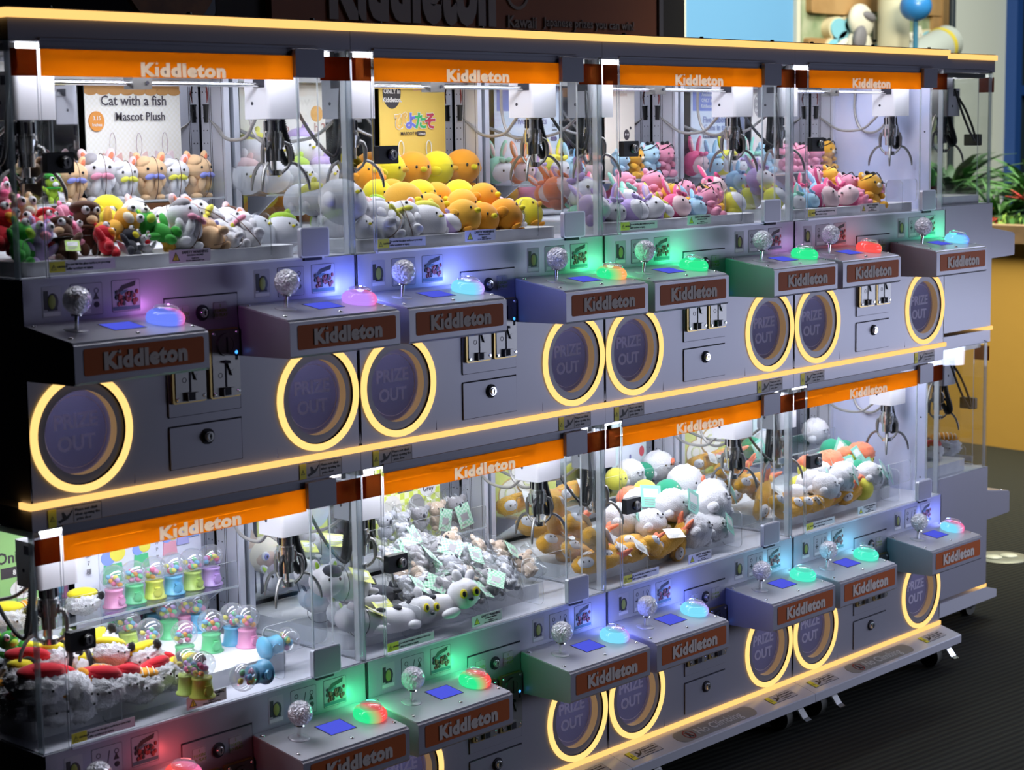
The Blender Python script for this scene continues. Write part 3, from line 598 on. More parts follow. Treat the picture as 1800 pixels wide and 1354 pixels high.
class K:
    """one prize: an empty with its parts"""
    def __init__(s, name): s.r = empty(name)
    def part(s, name, mats, fn, parent=None):
        m = MB(); fn(m); return m.build(name, mats, parent or s.r)
    def eyes(s, x, y, z, r=.004, mt=None):
        for q in (-1, 1): s.part('eye', [mt or S('black')], lambda m: m.ell((q*x, y, z), (r, r*.6, r), n=8, k=6))
    def ears(s, x, y, z, r, a, b, tilt=.3):
        for q in (-1, 1):
            def f(m): m.ell((q*x, y, z), r, (0, q*tilt, 0), 10, 7); m.ell((q*x, y-r[1]*.45, z-.001), (r[0]*.62, r[1]*.7, r[2]*.72), (0, q*tilt, 0), 8, 6, 1)
            s.part('ear', [P(a), P(b)], f)
    def card(s, x, y, z, w, h, c='card', rot=(0, 0, 0), c2=None, prints=True):
        def f(m):
            q = Euler(rot).to_matrix(); C = Vector((x, y, z))
            def bx(a, b, c_, d, e, g, k): n = MB(); n.box(a, b, c_, d, e, g); m.add([C + q @ Vector(v) for v in n.v], n.f, k)
            bx(-w/2, 0, -h/2, w/2, .0008, h/2, 0)
            if prints == 'small':
                bx(-w*.26, -.0003, -h*.22, w*.26, 0, h*.10, 2); bx(-w*.34, -.0003, -h*.42, w*.0, 0, -h*.34, 2)
            elif prints:
                bx(-w*.36, -.0003, -h*.05, w*.36, 0, h*.34, 1)
                for i in range(3): bx(-w*.34, -.0003, -h*(.18+.1*i), w*(.30-.1*i), 0, -h*(.14+.1*i), 2)
        return s.part('swing_tag', [S(c) if c2 is None else c2, S('card'), S('grey')], f)
def k_cat(body, patch, fish):
    k = K('cat_plush')
    def b(m):
        m.ell((0, .004, -.020), (.029, .025, .030)); m.ell((0, 0, .018), (.040, .033, .030), n=18, k=11)
        for q in (-1, 1): m.ell((q*.0105, -.024, -.014), (.0095, .0085, .019), (.15, q*-.12, 0), 10, 7); m.ell((q*.019, -.014, -.044), (.011, .015, .0075), (0, 0, q*-.3), 10, 6); m.ell((q*.026, -.010, -.010), (.008, .009, .014), (0, q*.4, 0), 8, 6)
        m.ell((-.018, -.004, .036), (.020, .024, .014), (0, -.5, 0), 12, 7, 1)
    k.part('body', [P(body), P(patch)], b); k.ears(.029, .002, .046, (.0105, .0075, .0150), body if body != 'white' else 'blush', 'salmon', .35)
    k.eyes(.0165, -.0305, .022, .0034)
    def f(m):
        for q in (-1, 1): m.ell((q*.013, -.032, .004), (.013, .006, .0065), (0, q*.25, 0), 10, 6)
        m.ell((0, -.035, .004), (.004, .004, .005), n=8, k=6)
    k.part('fish', [P(fish)], f)
    k.part('cord', [S('brown')], lambda m: m.tube([(.006+.002*math.sin(t), -.037*math.cos(t)*(1 if math.cos(t) > 0 else .8), .052*math.sin(t)-.002) for t in [2*PI*i/24 for i in range(24)]], .0009, 5, 0, True))
    return k.r
def k_chick(c, beak):
    k = K('chick_plush')
    k.part('body', [P(c)], lambda m: (m.ell((0, 0, .002), (.043, .040, .041), n=20, k=13), m.ell((0, .034, .010), (.010, .016, .010))))
    k.part('beak', [P(beak)], lambda m: m.ell((0, -.041, .002), (.008, .010, .0065), n=10, k=7)); k.eyes(.0165, -.0365, .0075, .0036)
    for q in (-1, 1):
        k.part('wing', [P(c)], lambda m: m.ell((q*.041, -.002, -.004), (.007, .016, .012), (0, q*.4, 0), 10, 7)); k.part('foot', [P('orange')], lambda m: m.ell((q*.014, -.016, -.039), (.009, .013, .005), n=10, k=6))
    return k.r
def k_bear(c, bow):
    k = K('bear_plush')
    def b(m):
        m.ell((0, .002, -.024), (.028, .024, .026)); m.ell((0, 0, .018), (.038, .033, .031), n=18, k=11)
        for q in (-1, 1): m.ell((q*.022, -.018, -.040), (.013, .017, .012), n=10, k=7); m.ell((q*.026, -.014, -.012), (.009, .014, .009), (.3, 0, q*-.4), 10, 7)
    k.part('body', [P(c)], b); k.ears(.027, .002, .043, (.0115, .007, .0115), c, 'blush' if c != 'amber' else 'cream', .3); k.eyes(.014, -.0305, .020, .0036)
    k.part('muzzle', [P('cream' if c == 'amber' else c)], lambda m: (m.ell((0, -.031, .012), (.009, .006, .007), n=10, k=7), m.ell((0, -.0365, .0145), (.0028, .002, .002), n=8, k=5, m=0)))
    if bow:
        def f(m):
            for q in (-1, 1): m.ell((q*.011, -.006, .050), (.011, .005, .0065), (0, q*-.35, 0), 10, 6)
            m.ell((0, -.007, .049), (.004, .005, .004), n=8, k=5); m.tube([(.034*math.cos(t), .001-.033*math.sin(t)*.9, .047-.018*abs(math.cos(t))) for t in [PI*i/12 for i in range(13)]], .0016, 6)
        k.part('bow', [P('black')], f)
    return k.r
def k_bunny(hood, face):
    k = K('rabbit_plush')
    k.part('hood', [P(hood)], lambda m: (m.ell((0, .006, .0), (.044, .033, .036), n=18, k=11), m.ell((0, .018, -.024), (.026, .022, .018))))
    k.part('face', [P(face)], lambda m: m.ell((.002, -.010, -.005), (.038, .025, .030), n=18, k=11)); k.eyes(.0145, -.0345, -.003, .0036)
    for q in (-1, 1):
        def f(m): m.ell((q*.022, .006, .055), (.0105, .0065, .028), (0, q*.34, 0), 10, 8); m.ell((q*.022, .0015, .054), (.006, .004, .020), (0, q*.34, 0), 8, 6, 1)
        k.part('ear', [P(hood), P(face if face != 'white' else 'blush')], f)
    def g(m):
        for q in (-1, 1): m.ell((q*.012, -.026, .026), (.012, .006, .007), (0, q*-.3, 0), 10, 6)
        m.ell((0, -.028, .026), (.004, .005, .004), n=8, k=5)
    k.part('ribbon', [P(hood)], g); return k.r
def k_blob(c, cap):
    k = K('mochi_plush')
    def b(m):
        m.ell((0, 0, -.004), (.044, .033, .037), n=20, k=12)
        for q in (-1, 1): m.ell((q*.040, -.008, -.010), (.009, .010, .013), n=10, k=7)
    k.part('body', [P(c)], b); k.eyes(.010, -.0325, .004, .0026); k.part('beak', [P('yellow')], lambda m: m.ell((-.001, -.035, -.001), (.004, .004, .003), n=8, k=6))
    if cap: k.part('cap', [P(cap)], lambda m: (m.ell((0, .002, .022), (.033, .027, .017), n=16, k=8), m.ell((.012, .0, .040), (.007, .007, .010), (0, .5, 0), 10, 7)))
    return k.r
def k_sushi(top, band, ears):
    k = K('sushi_plush')
    k.part('rice_body', [F('white')], lambda m: m.ell((0, 0, -.004), (.047, .034, .032), n=38, k=24, amp=.24, freq=210, seed=2))
    def t(m):
        m.ell((0, .002, .022), (.043, .027, .015), (0, .05, 0), 20, 10)
        if top == 'orange':
            for i in range(6): m.tube([(-.030+.012*i+.002, .002-.0285*math.sqrt(max(0, 1-((-.028+.012*i)/.047)**2))*math.cos(u), .022+.0155*math.sin(u)*math.sqrt(max(0, 1-((-.028+.012*i)/.047)**2))) for u in [PI*j/8 for j in range(9)]], .0016, 5, 1)
        elif top == 'red': m.ell((.008, -.008, .027), (.030, .017, .012), (0, .1, .1), 16, 8)
    k.part('topping', [P({'red': 'red', 'orange': 'orange', 'yellow': 'yellow'}[top]), P('cream')], t)
    if band: k.part('seaweed_band', [P('black')], lambda m: m.tube([(.004, .036*math.cos(u), .002+.037*math.sin(u)) for u in [2*PI*j/24 for j in range(24)]], .0052, 6, 0, True))
    if ears:
        for q in (-1, 1): k.part('ear', [F('black')], lambda m: m.ell((.043, q*.018-.004, .014), (.009, .009, .011), n=12, k=8, amp=.25, freq=300))
    k.eyes(.010, -.037, -.004, .0028); return k.r
def k_gumball(c):
    k = K('gumball_toy')
    k.part('base', [S(c)], lambda m: m.lathe([(.0, -.046), (.0275, -.046), (.0275, -.043), (.0235, -.041), (.0200, -.010), (.0215, -.008), (.0215, -.004), (.012, -.003)], n=28))
    k.part('chute', [S(c)], lambda m: (m.cyl((0, -.018, -.030), (0, -.0255, -.031), .0095, .0105, 18), m.cyl((0, -.0255, -.031), (0, -.0262, -.031), .0075, .0075, 18), m.box(-.007, -.026, -.021, .006, -.017, -.018)))
    k.part('globe', [M['globe']], lambda m: m.ell((0, 0, .0235), (.0300, .0300, .0280), n=26, k=16))
    rnd = random.Random(len(c)*7+ord(c[-1]))
    cols = ['gum_pink', 'orange', 'gum_blue', 'lemon', 'gum_purple', 'gum_green', 'rose']
    for i in range(12):
        a = rnd.random()*6.3; rr_ = .017*math.sqrt(rnd.random()); z = .002+.020*rnd.random()
        k.part('candy', [S(cols[(i+len(c)) % 7])], lambda m: m.ell((rr_*math.cos(a), rr_*math.sin(a), z+.002), (.0078, .0062, .0058), (rnd.random(), rnd.random(), 0), 8, 6))
    return k.r
def koala_body(k, c, s=1.0):
    def b(m):
        m.ell((0, 0, -.020*s), (.024*s, .020*s, .026*s)); m.ell((0, -.004*s, .016*s), (.029*s, .024*s, .024*s), n=16, k=10)
        for q in (-1, 1): m.ell((q*.022*s, -.012*s, -.014*s), (.007*s, .008*s, .016*s), (0, q*.5, 0), 8, 6); m.ell((q*.015*s, -.012*s, -.042*s), (.009*s, .012*s, .008*s), n=8, k=6)
    k.part('body', [F(c)], b)
    for q in (-1, 1): k.part('ear', [F(c)], lambda m: m.ell((q*.029*s, -.002*s, .030*s), (.012*s, .007*s, .012*s), n=12, k=8, amp=.2, freq=300))
    k.part('nose', [S('charcoal')], lambda m: m.ell((0, -.0285*s, .014*s), (.005*s, .004*s, .008*s), n=8, k=6)); k.eyes(.011*s, -.0255*s, .021*s, .0026*s)
def bag_mesh(m, w, h, d, seed):
    n = 9; v = []; 
    for side in (-1, 1):
        for i in range(n+1):
            for j in range(n+1):
                u, t = i/n*2-1, j/n*2-1; e = (1-u*u)*(1-t*t); p = Vector((u*w, side*(d*e**.5+.0006), t*h))
                p += Vector((0, side, 0))*.006*noise.noise(p*120+Vector((seed*5, side, 0)))*(e > .02) + Vector((noise.noise(p*60+Vector((3, seed, side))), 0, noise.noise(p*60+Vector((seed, 9, side)))))*.006
                v.append(p)
    f = []
    for s in range(2):
        for i in range(n):
            for j in range(n): b = s*(n+1)**2; q = (b+i*(n+1)+j, b+(i+1)*(n+1)+j, b+(i+1)*(n+1)+j+1, b+i*(n+1)+j+1); f.append(q if s else q[::-1])
    m.add(v, f, 0, False)
def k_koala(c, seed, card):
    k = K('bagged_koala_plush'); koala_body(k, c, .86)
    k.part('clear_bag', [M['bag']], lambda m: bag_mesh(m, .040, .058, .026, seed))
    if card: k.card(.008, -.030, -.014, .044, .060, c2=GING, rot=(-.12, .25*(-1)**seed, 0), prints='small')
    return k.r
def k_shrimp(card):
    k = K('fried_shrimp_plush')
    def b(m):
        m.ell((0, 0, 0), (.060, .022, .023), (0, -.12, 0), 26, 16, 0, .16, 190, 4); m.ell((-.030, 0, -.003), (.034, .023, .023), n=22, k=14, amp=.14, freq=190, seed=5)
    k.part('batter_body', [F('amber')], b)
    def t(m):
        for q in (-1, 0, 1): m.ell((.072, q*.009, .012+.004*abs(q)), (.019, .0065, .0055), (0, -.35, q*.42), 10, 7)
        m.ell((.058, 0, .008), (.012, .010, .010), n=10, k=7)
    k.part('tail', [P('salmon')], t)
    k.part('face', [P('white')], lambda m: m.ell((-.036, -.017, .001), (.020, .010, .014), (0, 0, -.15), 14, 9))
    for q in (-1, 1): k.part('eye', [S('black')], lambda m: m.ell((-.038+q*.007, -.0265, .003), (.0022, .0018, .0026), n=8, k=5))
    if card: k.card(.020, -.024, .012, .050, .034, rot=(-.5, .3, .2))
    return k.r
def k_fluff(c, seed, dot, card):
    k = K('fluffy_ball_plush')
    k.part('body', [F(c)], lambda m: (m.ell((0, 0, 0), (.046, .042, .041), n=34, k=22, amp=.11, freq=150, seed=seed), m.ell((-.036, -.016, -.020), (.012, .014, .012), n=12, k=8, amp=.12, freq=150), m.ell((.036, -.016, -.020), (.012, .014, .012), n=12, k=8, amp=.12, freq=150)))
    k.eyes(.010, -.0425, .006, .0030); k.part('muzzle', [P('silver' if c == 'white' else c)], lambda m: m.ell((0, -.0415, -.002), (.006, .004, .004), n=8, k=6))
    if dot: k.part('cheek', [P('salmon')], lambda m: (m.ell((.022, -.036, .012), (.011, .005, .011), (0, 0, .5), 14, 8), m.ell((.0225, -.041, .012), (.005, .002, .005), (0, 0, .5), 10, 6)))
    if card: k.card(.022, -.046, .004, .050, .056, 'mintcard', (-.12, .35, .2))
    return k.r
def k_smoothball(c, cap, seed, card):
    k = K('rice_ball_plush')
    k.part('body', [P(c)], lambda m: m.ell((0, 0, 0), (.040, .037, .038), n=20, k=13)); k.eyes(.010, -.0355, .006, .0028, S('cream') if c in ('jade', 'green') else None)
    if cap: k.part('roe', [P(cap)], lambda m: m.ell((0, .004, .016), (.042, .040, .030), n=36, k=22, amp=.16, freq=230, seed=seed))
    if card: k.card(-.012, -.043, .004, .052, .058, 'mintcard', (-.15, -.4, -.15))
    return k.r
def k_toy(c, c2, hat):
    k = K('character_plush')
    def b(m):
        m.ell((0, 0, -.020), (.022, .019, .026)); m.ell((0, -.003, .020), (.028, .025, .024), n=16, k=10)
        for q in (-1, 1): m.ell((q*.028, -.006, -.010), (.009, .009, .022), (0, q*.8, 0), 10, 7); m.ell((q*.014, -.012, -.046), (.010, .012, .014), (0, q*.2, 0), 10, 7)
    k.part('body', [P(c)], b); k.part('muzzle', [P(c2)], lambda m: m.ell((0, -.024, .013), (.013, .009, .010), n=10, k=7))
    for q in (-1, 1): k.part('eye', [P('white'), S('black')], lambda m: (m.ell((q*.012, -.022, .033), (.009, .008, .010), n=10, k=7), m.ell((q*.012, -.0295, .033), (.004, .002, .0045), n=8, k=5, m=1)))
    if hat: k.part('hat', [P(hat)], lambda m: (m.ell((0, 0, .042), (.033, .030, .014), n=16, k=8), m.tube([(.026*math.cos(2*PI*i/20), .024*math.sin(2*PI*i/20)-.002, -.001) for i in range(20)], .004, 6, 0, True)))
    else: k.ears(.018, 0, .046, (.008, .006, .010), c, c2, .3)
    k.card(.020, -.030, -.034, .030, .040, 'lime' if c in ('pink', 'green', 'brown') else 'silver', (-.4, .2, .3)) if hat or c in ('red', 'pink') else None
    return k.r
def k_seal(c, patch):
    k = K('seal_cat_plush')
    def b(m):
        m.ell((.018, 0, -.006), (.050, .033, .031), (0, .1, 0), 20, 12); m.ell((-.034, -.002, .008), (.036, .034, .032), n=20, k=12)
        m.ell((-.034, -.020, .022), (.022, .018, .017), n=14, k=8, m=1)
        for q in (-1, 1): m.ell((.056, q*.018, -.018), (.018, .008, .007), (0, 0, q*.5), 10, 6)
    k.part('body', [P(c), P(patch)], b)
    for q in (-1, 1): k.part('ear', [P(c), P('lime')], lambda m: (m.ell((-.036+q*.020, 0, .038), (.009, .007, .013), (0, q*.3, 0), 10, 7), m.ell((-.036+q*.020, -.004, .037), (.005, .005, .009), (0, q*.3, 0), 8, 6, 1)))
    for q in (-1, 1): k.part('eye', [S('black')], lambda m: m.ell((-.036+q*.012, -.0345, .010), (.003, .002, .0035), n=8, k=5))
    k.part('cord', [S('charcoal')], lambda m: m.tube([(-.004, -.036*math.cos(t), .037*math.sin(t)) for t in [2*PI*i/20 for i in range(20)]], .0010, 5, 0, True))
    k.card(.030, -.030, .014, .056, .034, 'yellowcard', (-.7, .2, .2)); return k.r
def k_siamese():
    k = K('siamese_cat_plush')
    k.part('body', [P('cream')], lambda m: (m.ell((0, 0, 0), (.048, .038, .040), n=20, k=12), m.ell((.016, .016, -.026), (.036, .026, .022))))
    k.part('mask', [P('beige')], lambda m: m.ell((-.004, -.012, -.004), (.036, .030, .026), n=16, k=10))
    for q in (-1, 1):
        k.part('ear', [P('beige'), P('blush')], lambda m: m.prism([(q*.014-.002, .026), (q*.046-.002, .020), (q*.036-.002, .066)], 'y', -.010, .008)); k.part('eye', [P('white'), S('periwinkle'), S('black')], lambda m: (m.ell((-.004+q*.017, -.036, .002), (.011, .007, .011), n=12, k=8), m.ell((-.004+q*.017, -.041, .002), (.0075, .003, .0075), n=12, k=7, m=1), m.ell((-.004+q*.017, -.0432, .002), (.0035, .0015, .0042), n=8, k=5, m=2)))
    return k.r
def k_longcat():
    k = K('spotted_cat_plush')
    def b(m):
        m.ell((.005, 0, -.004), (.080, .026, .027), n=24, k=14)
        for q in (-1, 1): m.ell((-.050, q*.020-.006, -.018), (.026, .010, .010), (0, 0, q*.5), 10, 7); m.ell((.050, q*.022-.006, -.016), (.026, .010, .010), (0, 0, q*-.5), 10, 7)
        for x, z in ((-.02, .018), (.02, .019), (-.05, .012)): m.ell((x, -.008, z), (.011, .012, .006), n=10, k=6, m=1)
    k.part('body', [P('white'), P('charcoal')], b)
    k.part('head', [P('white')], lambda m: (m.ell((.088, -.004, .012), (.032, .030, .030), n=18, k=11), m.ell((.080, -.004, .046), (.010, .008, .016), (0, -.3, 0), 10, 7), m.ell((.108, .004, .042), (.010, .008, .014), (0, .4, 0), 10, 7)))
    for q in (-1, 1): k.part('eye', [P('yellow'), S('black')], lambda m: (m.ell((.092+q*.013, -.032, .016), (.008, .004, .0095), n=10, k=7), m.ell((.092+q*.013, -.0355, .016), (.004, .0015, .006), n=8, k=5, m=1)))
    k.part('nose', [S('charcoal')], lambda m: m.ell((.092, -.0345, .004), (.006, .003, .004), n=8, k=5)); return k.r
def k_orca():
    k = K('orca_plush')
    k.part('body', [P('charcoal')], lambda m: (m.ell((0, 0, 0), (.070, .028, .028), n=20, k=12), m.ell((.062, 0, .004), (.022, .030, .007), n=12, k=7), m.ell((.0, 0, .030), (.014, .006, .016), (0, .4, 0), 10, 7)))
    k.part('belly', [P('white')], lambda m: m.ell((-.012, -.004, -.008), (.054, .026, .022), n=16, k=9)); k.card(-.01, -.030, -.020, .060, .030, 'yellowcard', (-.6, 0, 0)); return k.r
def k_box(c):
    k = K('prize_box'); k.part('carton', [S(c)], lambda m: m.rrect(-.045, -.018, .045, .018, .003, 'y', -.03, .03)); k.part('carton_lid', [S('silver')], lambda m: m.rrect(-.046, .018, .046, .024, .002, 'y', -.031, .031)); return k.r
def k_cactus():
    k = K('cactus_plush'); k.part('body', [P('green')], lambda m: (m.ell((0, 0, 0), (.020, .018, .040)), m.ell((-.024, 0, .010), (.010, .010, .018), (0, -.3, 0)), m.ell((.024, 0, .016), (.010, .010, .018), (0, .3, 0)), m.ell((.018, 0, -.006), (.014, .008, .007)), m.ell((-.018, 0, -.010), (.014, .008, .007))))
    k.part('pot', [P('brown')], lambda m: m.cyl((0, 0, -.050), (0, 0, -.026), .018, .024)); return k.r
MAKE = dict(cat=k_cat, chick=k_chick, bear=k_bear, bunny=k_bunny, blob=k_blob, sushi=k_sushi, gumball=k_gumball, koala=k_koala, shrimp=k_shrimp, fluff=k_fluff, ball=k_smoothball, toy=k_toy, seal=k_seal, siamese=k_siamese, longcat=k_longcat, orca=k_orca, box=k_box, cactus=k_cactus)
PRIZES = [
('cat_tan',0.416,0.425,1.658,(0, 0, -0.21),0.92,'U1','tan cat plush holding blue fish, first from lock box on shelf, cat-poster window'),
('cat_gw',0.484,0.425,1.665,(0, 0, -0.29),1.08,'U1','grey-patched white cat plush, pink fish, on shelf, cat-poster window'),
('cat_w',0.552,0.425,1.657,(0, 0, -0.11),0.9,'U1','white cat plush holding yellow fish, first from lock box on shelf, cat-poster window'),
('cat_tan',0.626,0.425,1.661,(0, 0, -0.26),0.98,'U1','tan cat plush holding blue fish, second from lock box on shelf, cat-poster window'),
('cat_w',0.693,0.425,1.658,(0, 0, -0.31),0.92,'U1','white cat plush holding yellow fish, second from lock box on shelf, cat-poster window'),
('cat_tan',0.759,0.425,1.661,(0, 0, 0.2),1.0,'U1','tan cat plush holding blue fish, third from lock box on shelf, cat-poster window'),
('toy_lime',0.366,0.425,1.647,(0, 0, -0.11),0.6,'U1','lime character plush in a green hat, on shelf, cat-poster window'),
('toy_pink',0.231,0.190,1.587,(-0.5, 0.8, 0.35),0.8,'U1','pink character plush, second from lock box in pile, cat-poster window'),
('toy_pink',0.189,0.119,1.559,(-0.9, 0.5, -0.75),0.85,'U1','pink character plush, third from lock box in pile, cat-poster window'),
('toy_brown',0.246,0.134,1.571,(-0.2, 0.1, -0.05),1.0,'U1','brown character plush in a brown hat, second from lock box in pile, cat-poster window'),
('toy_yellow',0.328,0.162,1.574,(-0.7, 0.8, 0.55),0.85,'U1','yellow character plush, in pile, cat-poster window'),
('toy_amber',0.308,0.107,1.573,(-0.9, 0.9, -0.95),1.05,'U1','golden character plush, first from lock box in pile, cat-poster window'),
('chick_y',0.364,0.223,1.596,(0.06, 0.18, 0.25),0.9,'U1','bright yellow round chick plush, in pile, cat-poster window'),
('toy_green',0.378,0.087,1.566,(-0.9, -0.6, 0.35),0.95,'U1','green character plush, second from lock box in pile, cat-poster window'),
('toy_charcoal',0.312,0.078,1.541,(-0.6, 0.5, 0.05),0.7,'U1','black character plush, in pile, cat-poster window'),
('toy_white',0.351,0.078,1.534,(-0.02, -0.17, -0.25),0.5,'U1','white character plush, in pile, cat-poster window'),
('toy_red',0.250,0.078,1.546,(-0.8, 0.7, 0.15),0.85,'U1','red character plush, third from lock box in pile, cat-poster window'),
('toy_brown',0.151,0.078,1.549,(-0.6, -0.3, -0.65),0.95,'U1','brown character plush in a brown hat, first from lock box in pile, cat-poster window'),
('toy_amber',0.407,0.078,1.537,(-0.3, 0.2, 0.15),0.6,'U1','golden character plush, second from lock box in pile, cat-poster window'),
('cat_gw',0.453,0.078,1.569,(-0.35, 0.35, 0.1),1.05,'U1','grey-patched white cat plush, pink fish, first from lock box in pile, cat-poster window'),
('cat_tan',0.509,0.078,1.545,(-0.9, 1.2, 0.65),0.95,'U1','tan cat plush holding blue fish, in pile, cat-poster window'),
('cat_w',0.390,0.159,1.576,(-0.6, 0.8, 0.15),1.0,'U1','white cat plush holding yellow fish, first from lock box in pile, cat-poster window'),
('cat_w',0.474,0.150,1.563,(-0.5, -0.4, -0.75),1.0,'U1','white cat plush holding yellow fish, second from lock box in pile, cat-poster window'),
('cat_w',0.550,0.137,1.570,(-0.8, -0.9, 0.35),1.1,'U1','white cat plush holding yellow fish, fourth from lock box in pile, cat-poster window'),
('toy_red',0.055,0.140,1.577,(-0.6, 0.5, -0.05),1.1,'U1','red character plush, first from lock box in pile, cat-poster window'),
('toy_red',0.123,0.130,1.560,(-0.7, -0.6, -0.55),1.05,'U1','red character plush, second from lock box in pile, cat-poster window'),
('toy_tan',0.133,0.181,1.593,(-0.2, 0, -0.05),1.0,'U1','tan character plush, in pile, cat-poster window'),
('toy_pink',0.158,0.294,1.631,(-0.13, -0.13, -0.25),0.8,'U1','pink character plush, first from lock box in pile, cat-poster window'),
('toy_green',0.055,0.078,1.552,(-0.5, 0.6, 0.15),1.0,'U1','green character plush, first from lock box in pile, cat-poster window'),
('toy_lilac',0.097,0.078,1.549,(-0.2, 0.2, -0.05),0.95,'U1','lilac character plush, in pile, cat-poster window'),
('cat_br',0.621,0.154,1.550,(-0.4, 1.2, 0.25),1.12,'U1','brown-patched white cat plush, pink fish, in pile, cat-poster window'),
('cat_gw',0.613,0.086,1.548,(-0.9, -0.7, -0.45),1.0,'U1','grey-patched white cat plush, pink fish, second from lock box in pile, cat-poster window'),
('blob',0.696,0.142,1.544,(-0.5, 0.3, 0.25),1.1,'U1','plain white mochi plush, in pile, cat-poster window'),
('cat_w',0.558,0.078,1.540,(-0.9, 0.9, 0.65),0.8,'U1','white cat plush holding yellow fish, fifth from lock box in pile, cat-poster window'),
('blob_g',0.778,0.145,1.543,(-0.3, 0.2, -0.05),1.05,'U1','white mochi plush with lime cap, in pile, cat-poster window'),
('cat_w',0.445,0.105,1.540,(-0.8, 0.3, 0.05),0.8,'U1','white cat plush holding yellow fish, third from lock box in pile, cat-poster window'),
('toy_rose',0.185,0.171,1.571,(-0.5, 0.2, 0.25),0.8,'U1','dark pink character plush in a red hat, in pile, cat-poster window'),
('blob_p',0.903,0.425,1.659,(0, 0, -0.29),1.12,'U2','white mochi plush with pink cap, on shelf, chick window'),
('blob',0.985,0.425,1.659,(0, 0, -0.22),1.1,'U2','plain white mochi plush, on shelf, chick window'),
('blob_g',1.067,0.425,1.659,(0, 0, 0.21),1.12,'U2','white mochi plush with lime cap, on shelf, chick window'),
('blob_l',1.151,0.425,1.659,(0, 0, 0.15),1.1,'U2','white mochi plush with lilac cap, on shelf, chick window'),
('chick_y',1.374,0.425,1.660,(0, 0, 0.35),1.12,'U2','bright yellow round chick plush, first from lock box on shelf, chick window'),
('chick_o',1.462,0.425,1.660,(0, 0, -0.15),1.12,'U2','orange round chick plush, first from lock box on shelf, chick window'),
('chick_y',1.550,0.425,1.660,(0, 0, 0.65),1.12,'U2','bright yellow round chick plush, second from lock box on shelf, chick window'),
('chick_o',1.646,0.425,1.662,(0, 0, -0.1),1.16,'U2','orange round chick plush, second from lock box on shelf, chick window'),
('blob_y',0.965,0.465,1.722,(0, 0, 0.13),1.1,'U2','white mochi plush with yellow cap, stacked above the shelf row, chick window'),
('blob_l',1.117,0.465,1.725,(0, 0, 0.13),1.2,'U2','white mochi plush with lilac cap, stacked above the shelf row, chick window'),
('blob',1.046,0.468,1.718,(0, 0, -0.23),1.0,'U2','plain white mochi plush, stacked above the shelf row, chick window'),
('blob',0.915,0.099,1.606,(-0.4, 0.2, 0.05),1.45,'U2','plain white mochi plush, second from lock box in pile, chick window'),
('blob_g',0.943,0.184,1.543,(-0.9, 0.4, 0.15),1.05,'U2','white mochi plush with lime cap, first from lock box in pile, chick window'),
('blob',0.931,0.267,1.607,(0.04, -0.25, 0.16),1.0,'U2','plain white mochi plush, first from lock box in pile, chick window'),
('blob_y',0.915,0.192,1.607,(-0.15, -0.19, 0.05),1.0,'U2','white mochi plush with yellow cap, first from lock box in pile, chick window'),
('chick_y',1.156,0.238,1.607,(-0.16, -0.25, 0.25),0.9,'U2','bright yellow round chick plush, first from lock box in pile, chick window'),
('chick_o',1.222,0.257,1.606,(0.07, 0.22, -0.05),0.9,'U2','orange round chick plush, second from lock box in pile, chick window'),
('chick_y',1.271,0.209,1.599,(-0.13, -0.12, 0.05),1.0,'U2','bright yellow round chick plush, second from lock box in pile, chick window'),
('chick_o',1.344,0.225,1.593,(0.05, 0.04, -0.15),0.95,'U2','orange round chick plush, third from lock box in pile, chick window'),
('chick_y',1.419,0.221,1.595,(0.04, 0.21, 0.05),1.0,'U2','bright yellow round chick plush, third from lock box in pile, chick window'),
('blob_g',1.099,0.182,1.575,(0.1, 0.6, 0.55),0.9,'U2','white mochi plush with lime cap, second from lock box in pile, chick window'),
('chick_a',1.162,0.155,1.587,(-0.15, -0.05, 0.0),1.22,'U2','pale orange round chick plush, first from lock box in pile, chick window'),
('chick_a',1.236,0.143,1.564,(-0.4, 0.3, 0.55),1.1,'U2','pale orange round chick plush, second from lock box in pile, chick window'),
('chick_a',1.365,0.157,1.574,(-0.1, -0.04, 0.65),1.0,'U2','pale orange round chick plush, fourth from lock box in pile, chick window'),
('chick_a',1.307,0.151,1.542,(-0.6, 0.4, 0.25),1.0,'U2','pale orange round chick plush, third from lock box in pile, chick window'),
('chick_a',1.288,0.078,1.550,(-0.4, 0.3, 0.05),1.05,'U2','pale orange round chick plush, fifth from lock box in pile, chick window'),
('cat_w',1.020,0.078,1.551,(-0.9, 0.8, 0.05),1.15,'U2','white cat plush holding yellow fish, first from lock box in pile, chick window'),
('cat_w',1.088,0.078,1.550,(-0.8, -0.3, -0.65),1.1,'U2','white cat plush holding yellow fish, second from lock box in pile, chick window'),
('blob_y',1.163,0.078,1.548,(-0.3, 0.3, 0.05),1.25,'U2','white mochi plush with yellow cap, second from lock box in pile, chick window'),
('bun_p',1.235,0.078,1.537,(-0.9, 0.4, 0.25),0.8,'U2','lilac-hooded rabbit plush, white face, in pile, chick window'),
('blob',1.023,0.153,1.565,(-0.25, 0.19, -0.25),1.0,'U2','plain white mochi plush, third from lock box in pile, chick window'),
('blob',0.946,0.078,1.542,(-0.3, 0.2, 0.05),1.0,'U2','plain white mochi plush, fourth from lock box in pile, chick window'),
('chick_o',1.216,0.330,1.649,(-0.38, 0.08, -0.32),0.9,'U2','orange round chick plush, first from lock box in pile, chick window'),
('chick_o',1.432,0.147,1.587,(-0.3, 0.3, 0.15),1.0,'U2','orange round chick plush, fifth from lock box in pile, chick window'),
('chick_o',1.479,0.135,1.544,(-0.4, 0.4, -0.65),1.05,'U2','orange round chick plush, seventh from lock box in pile, chick window'),
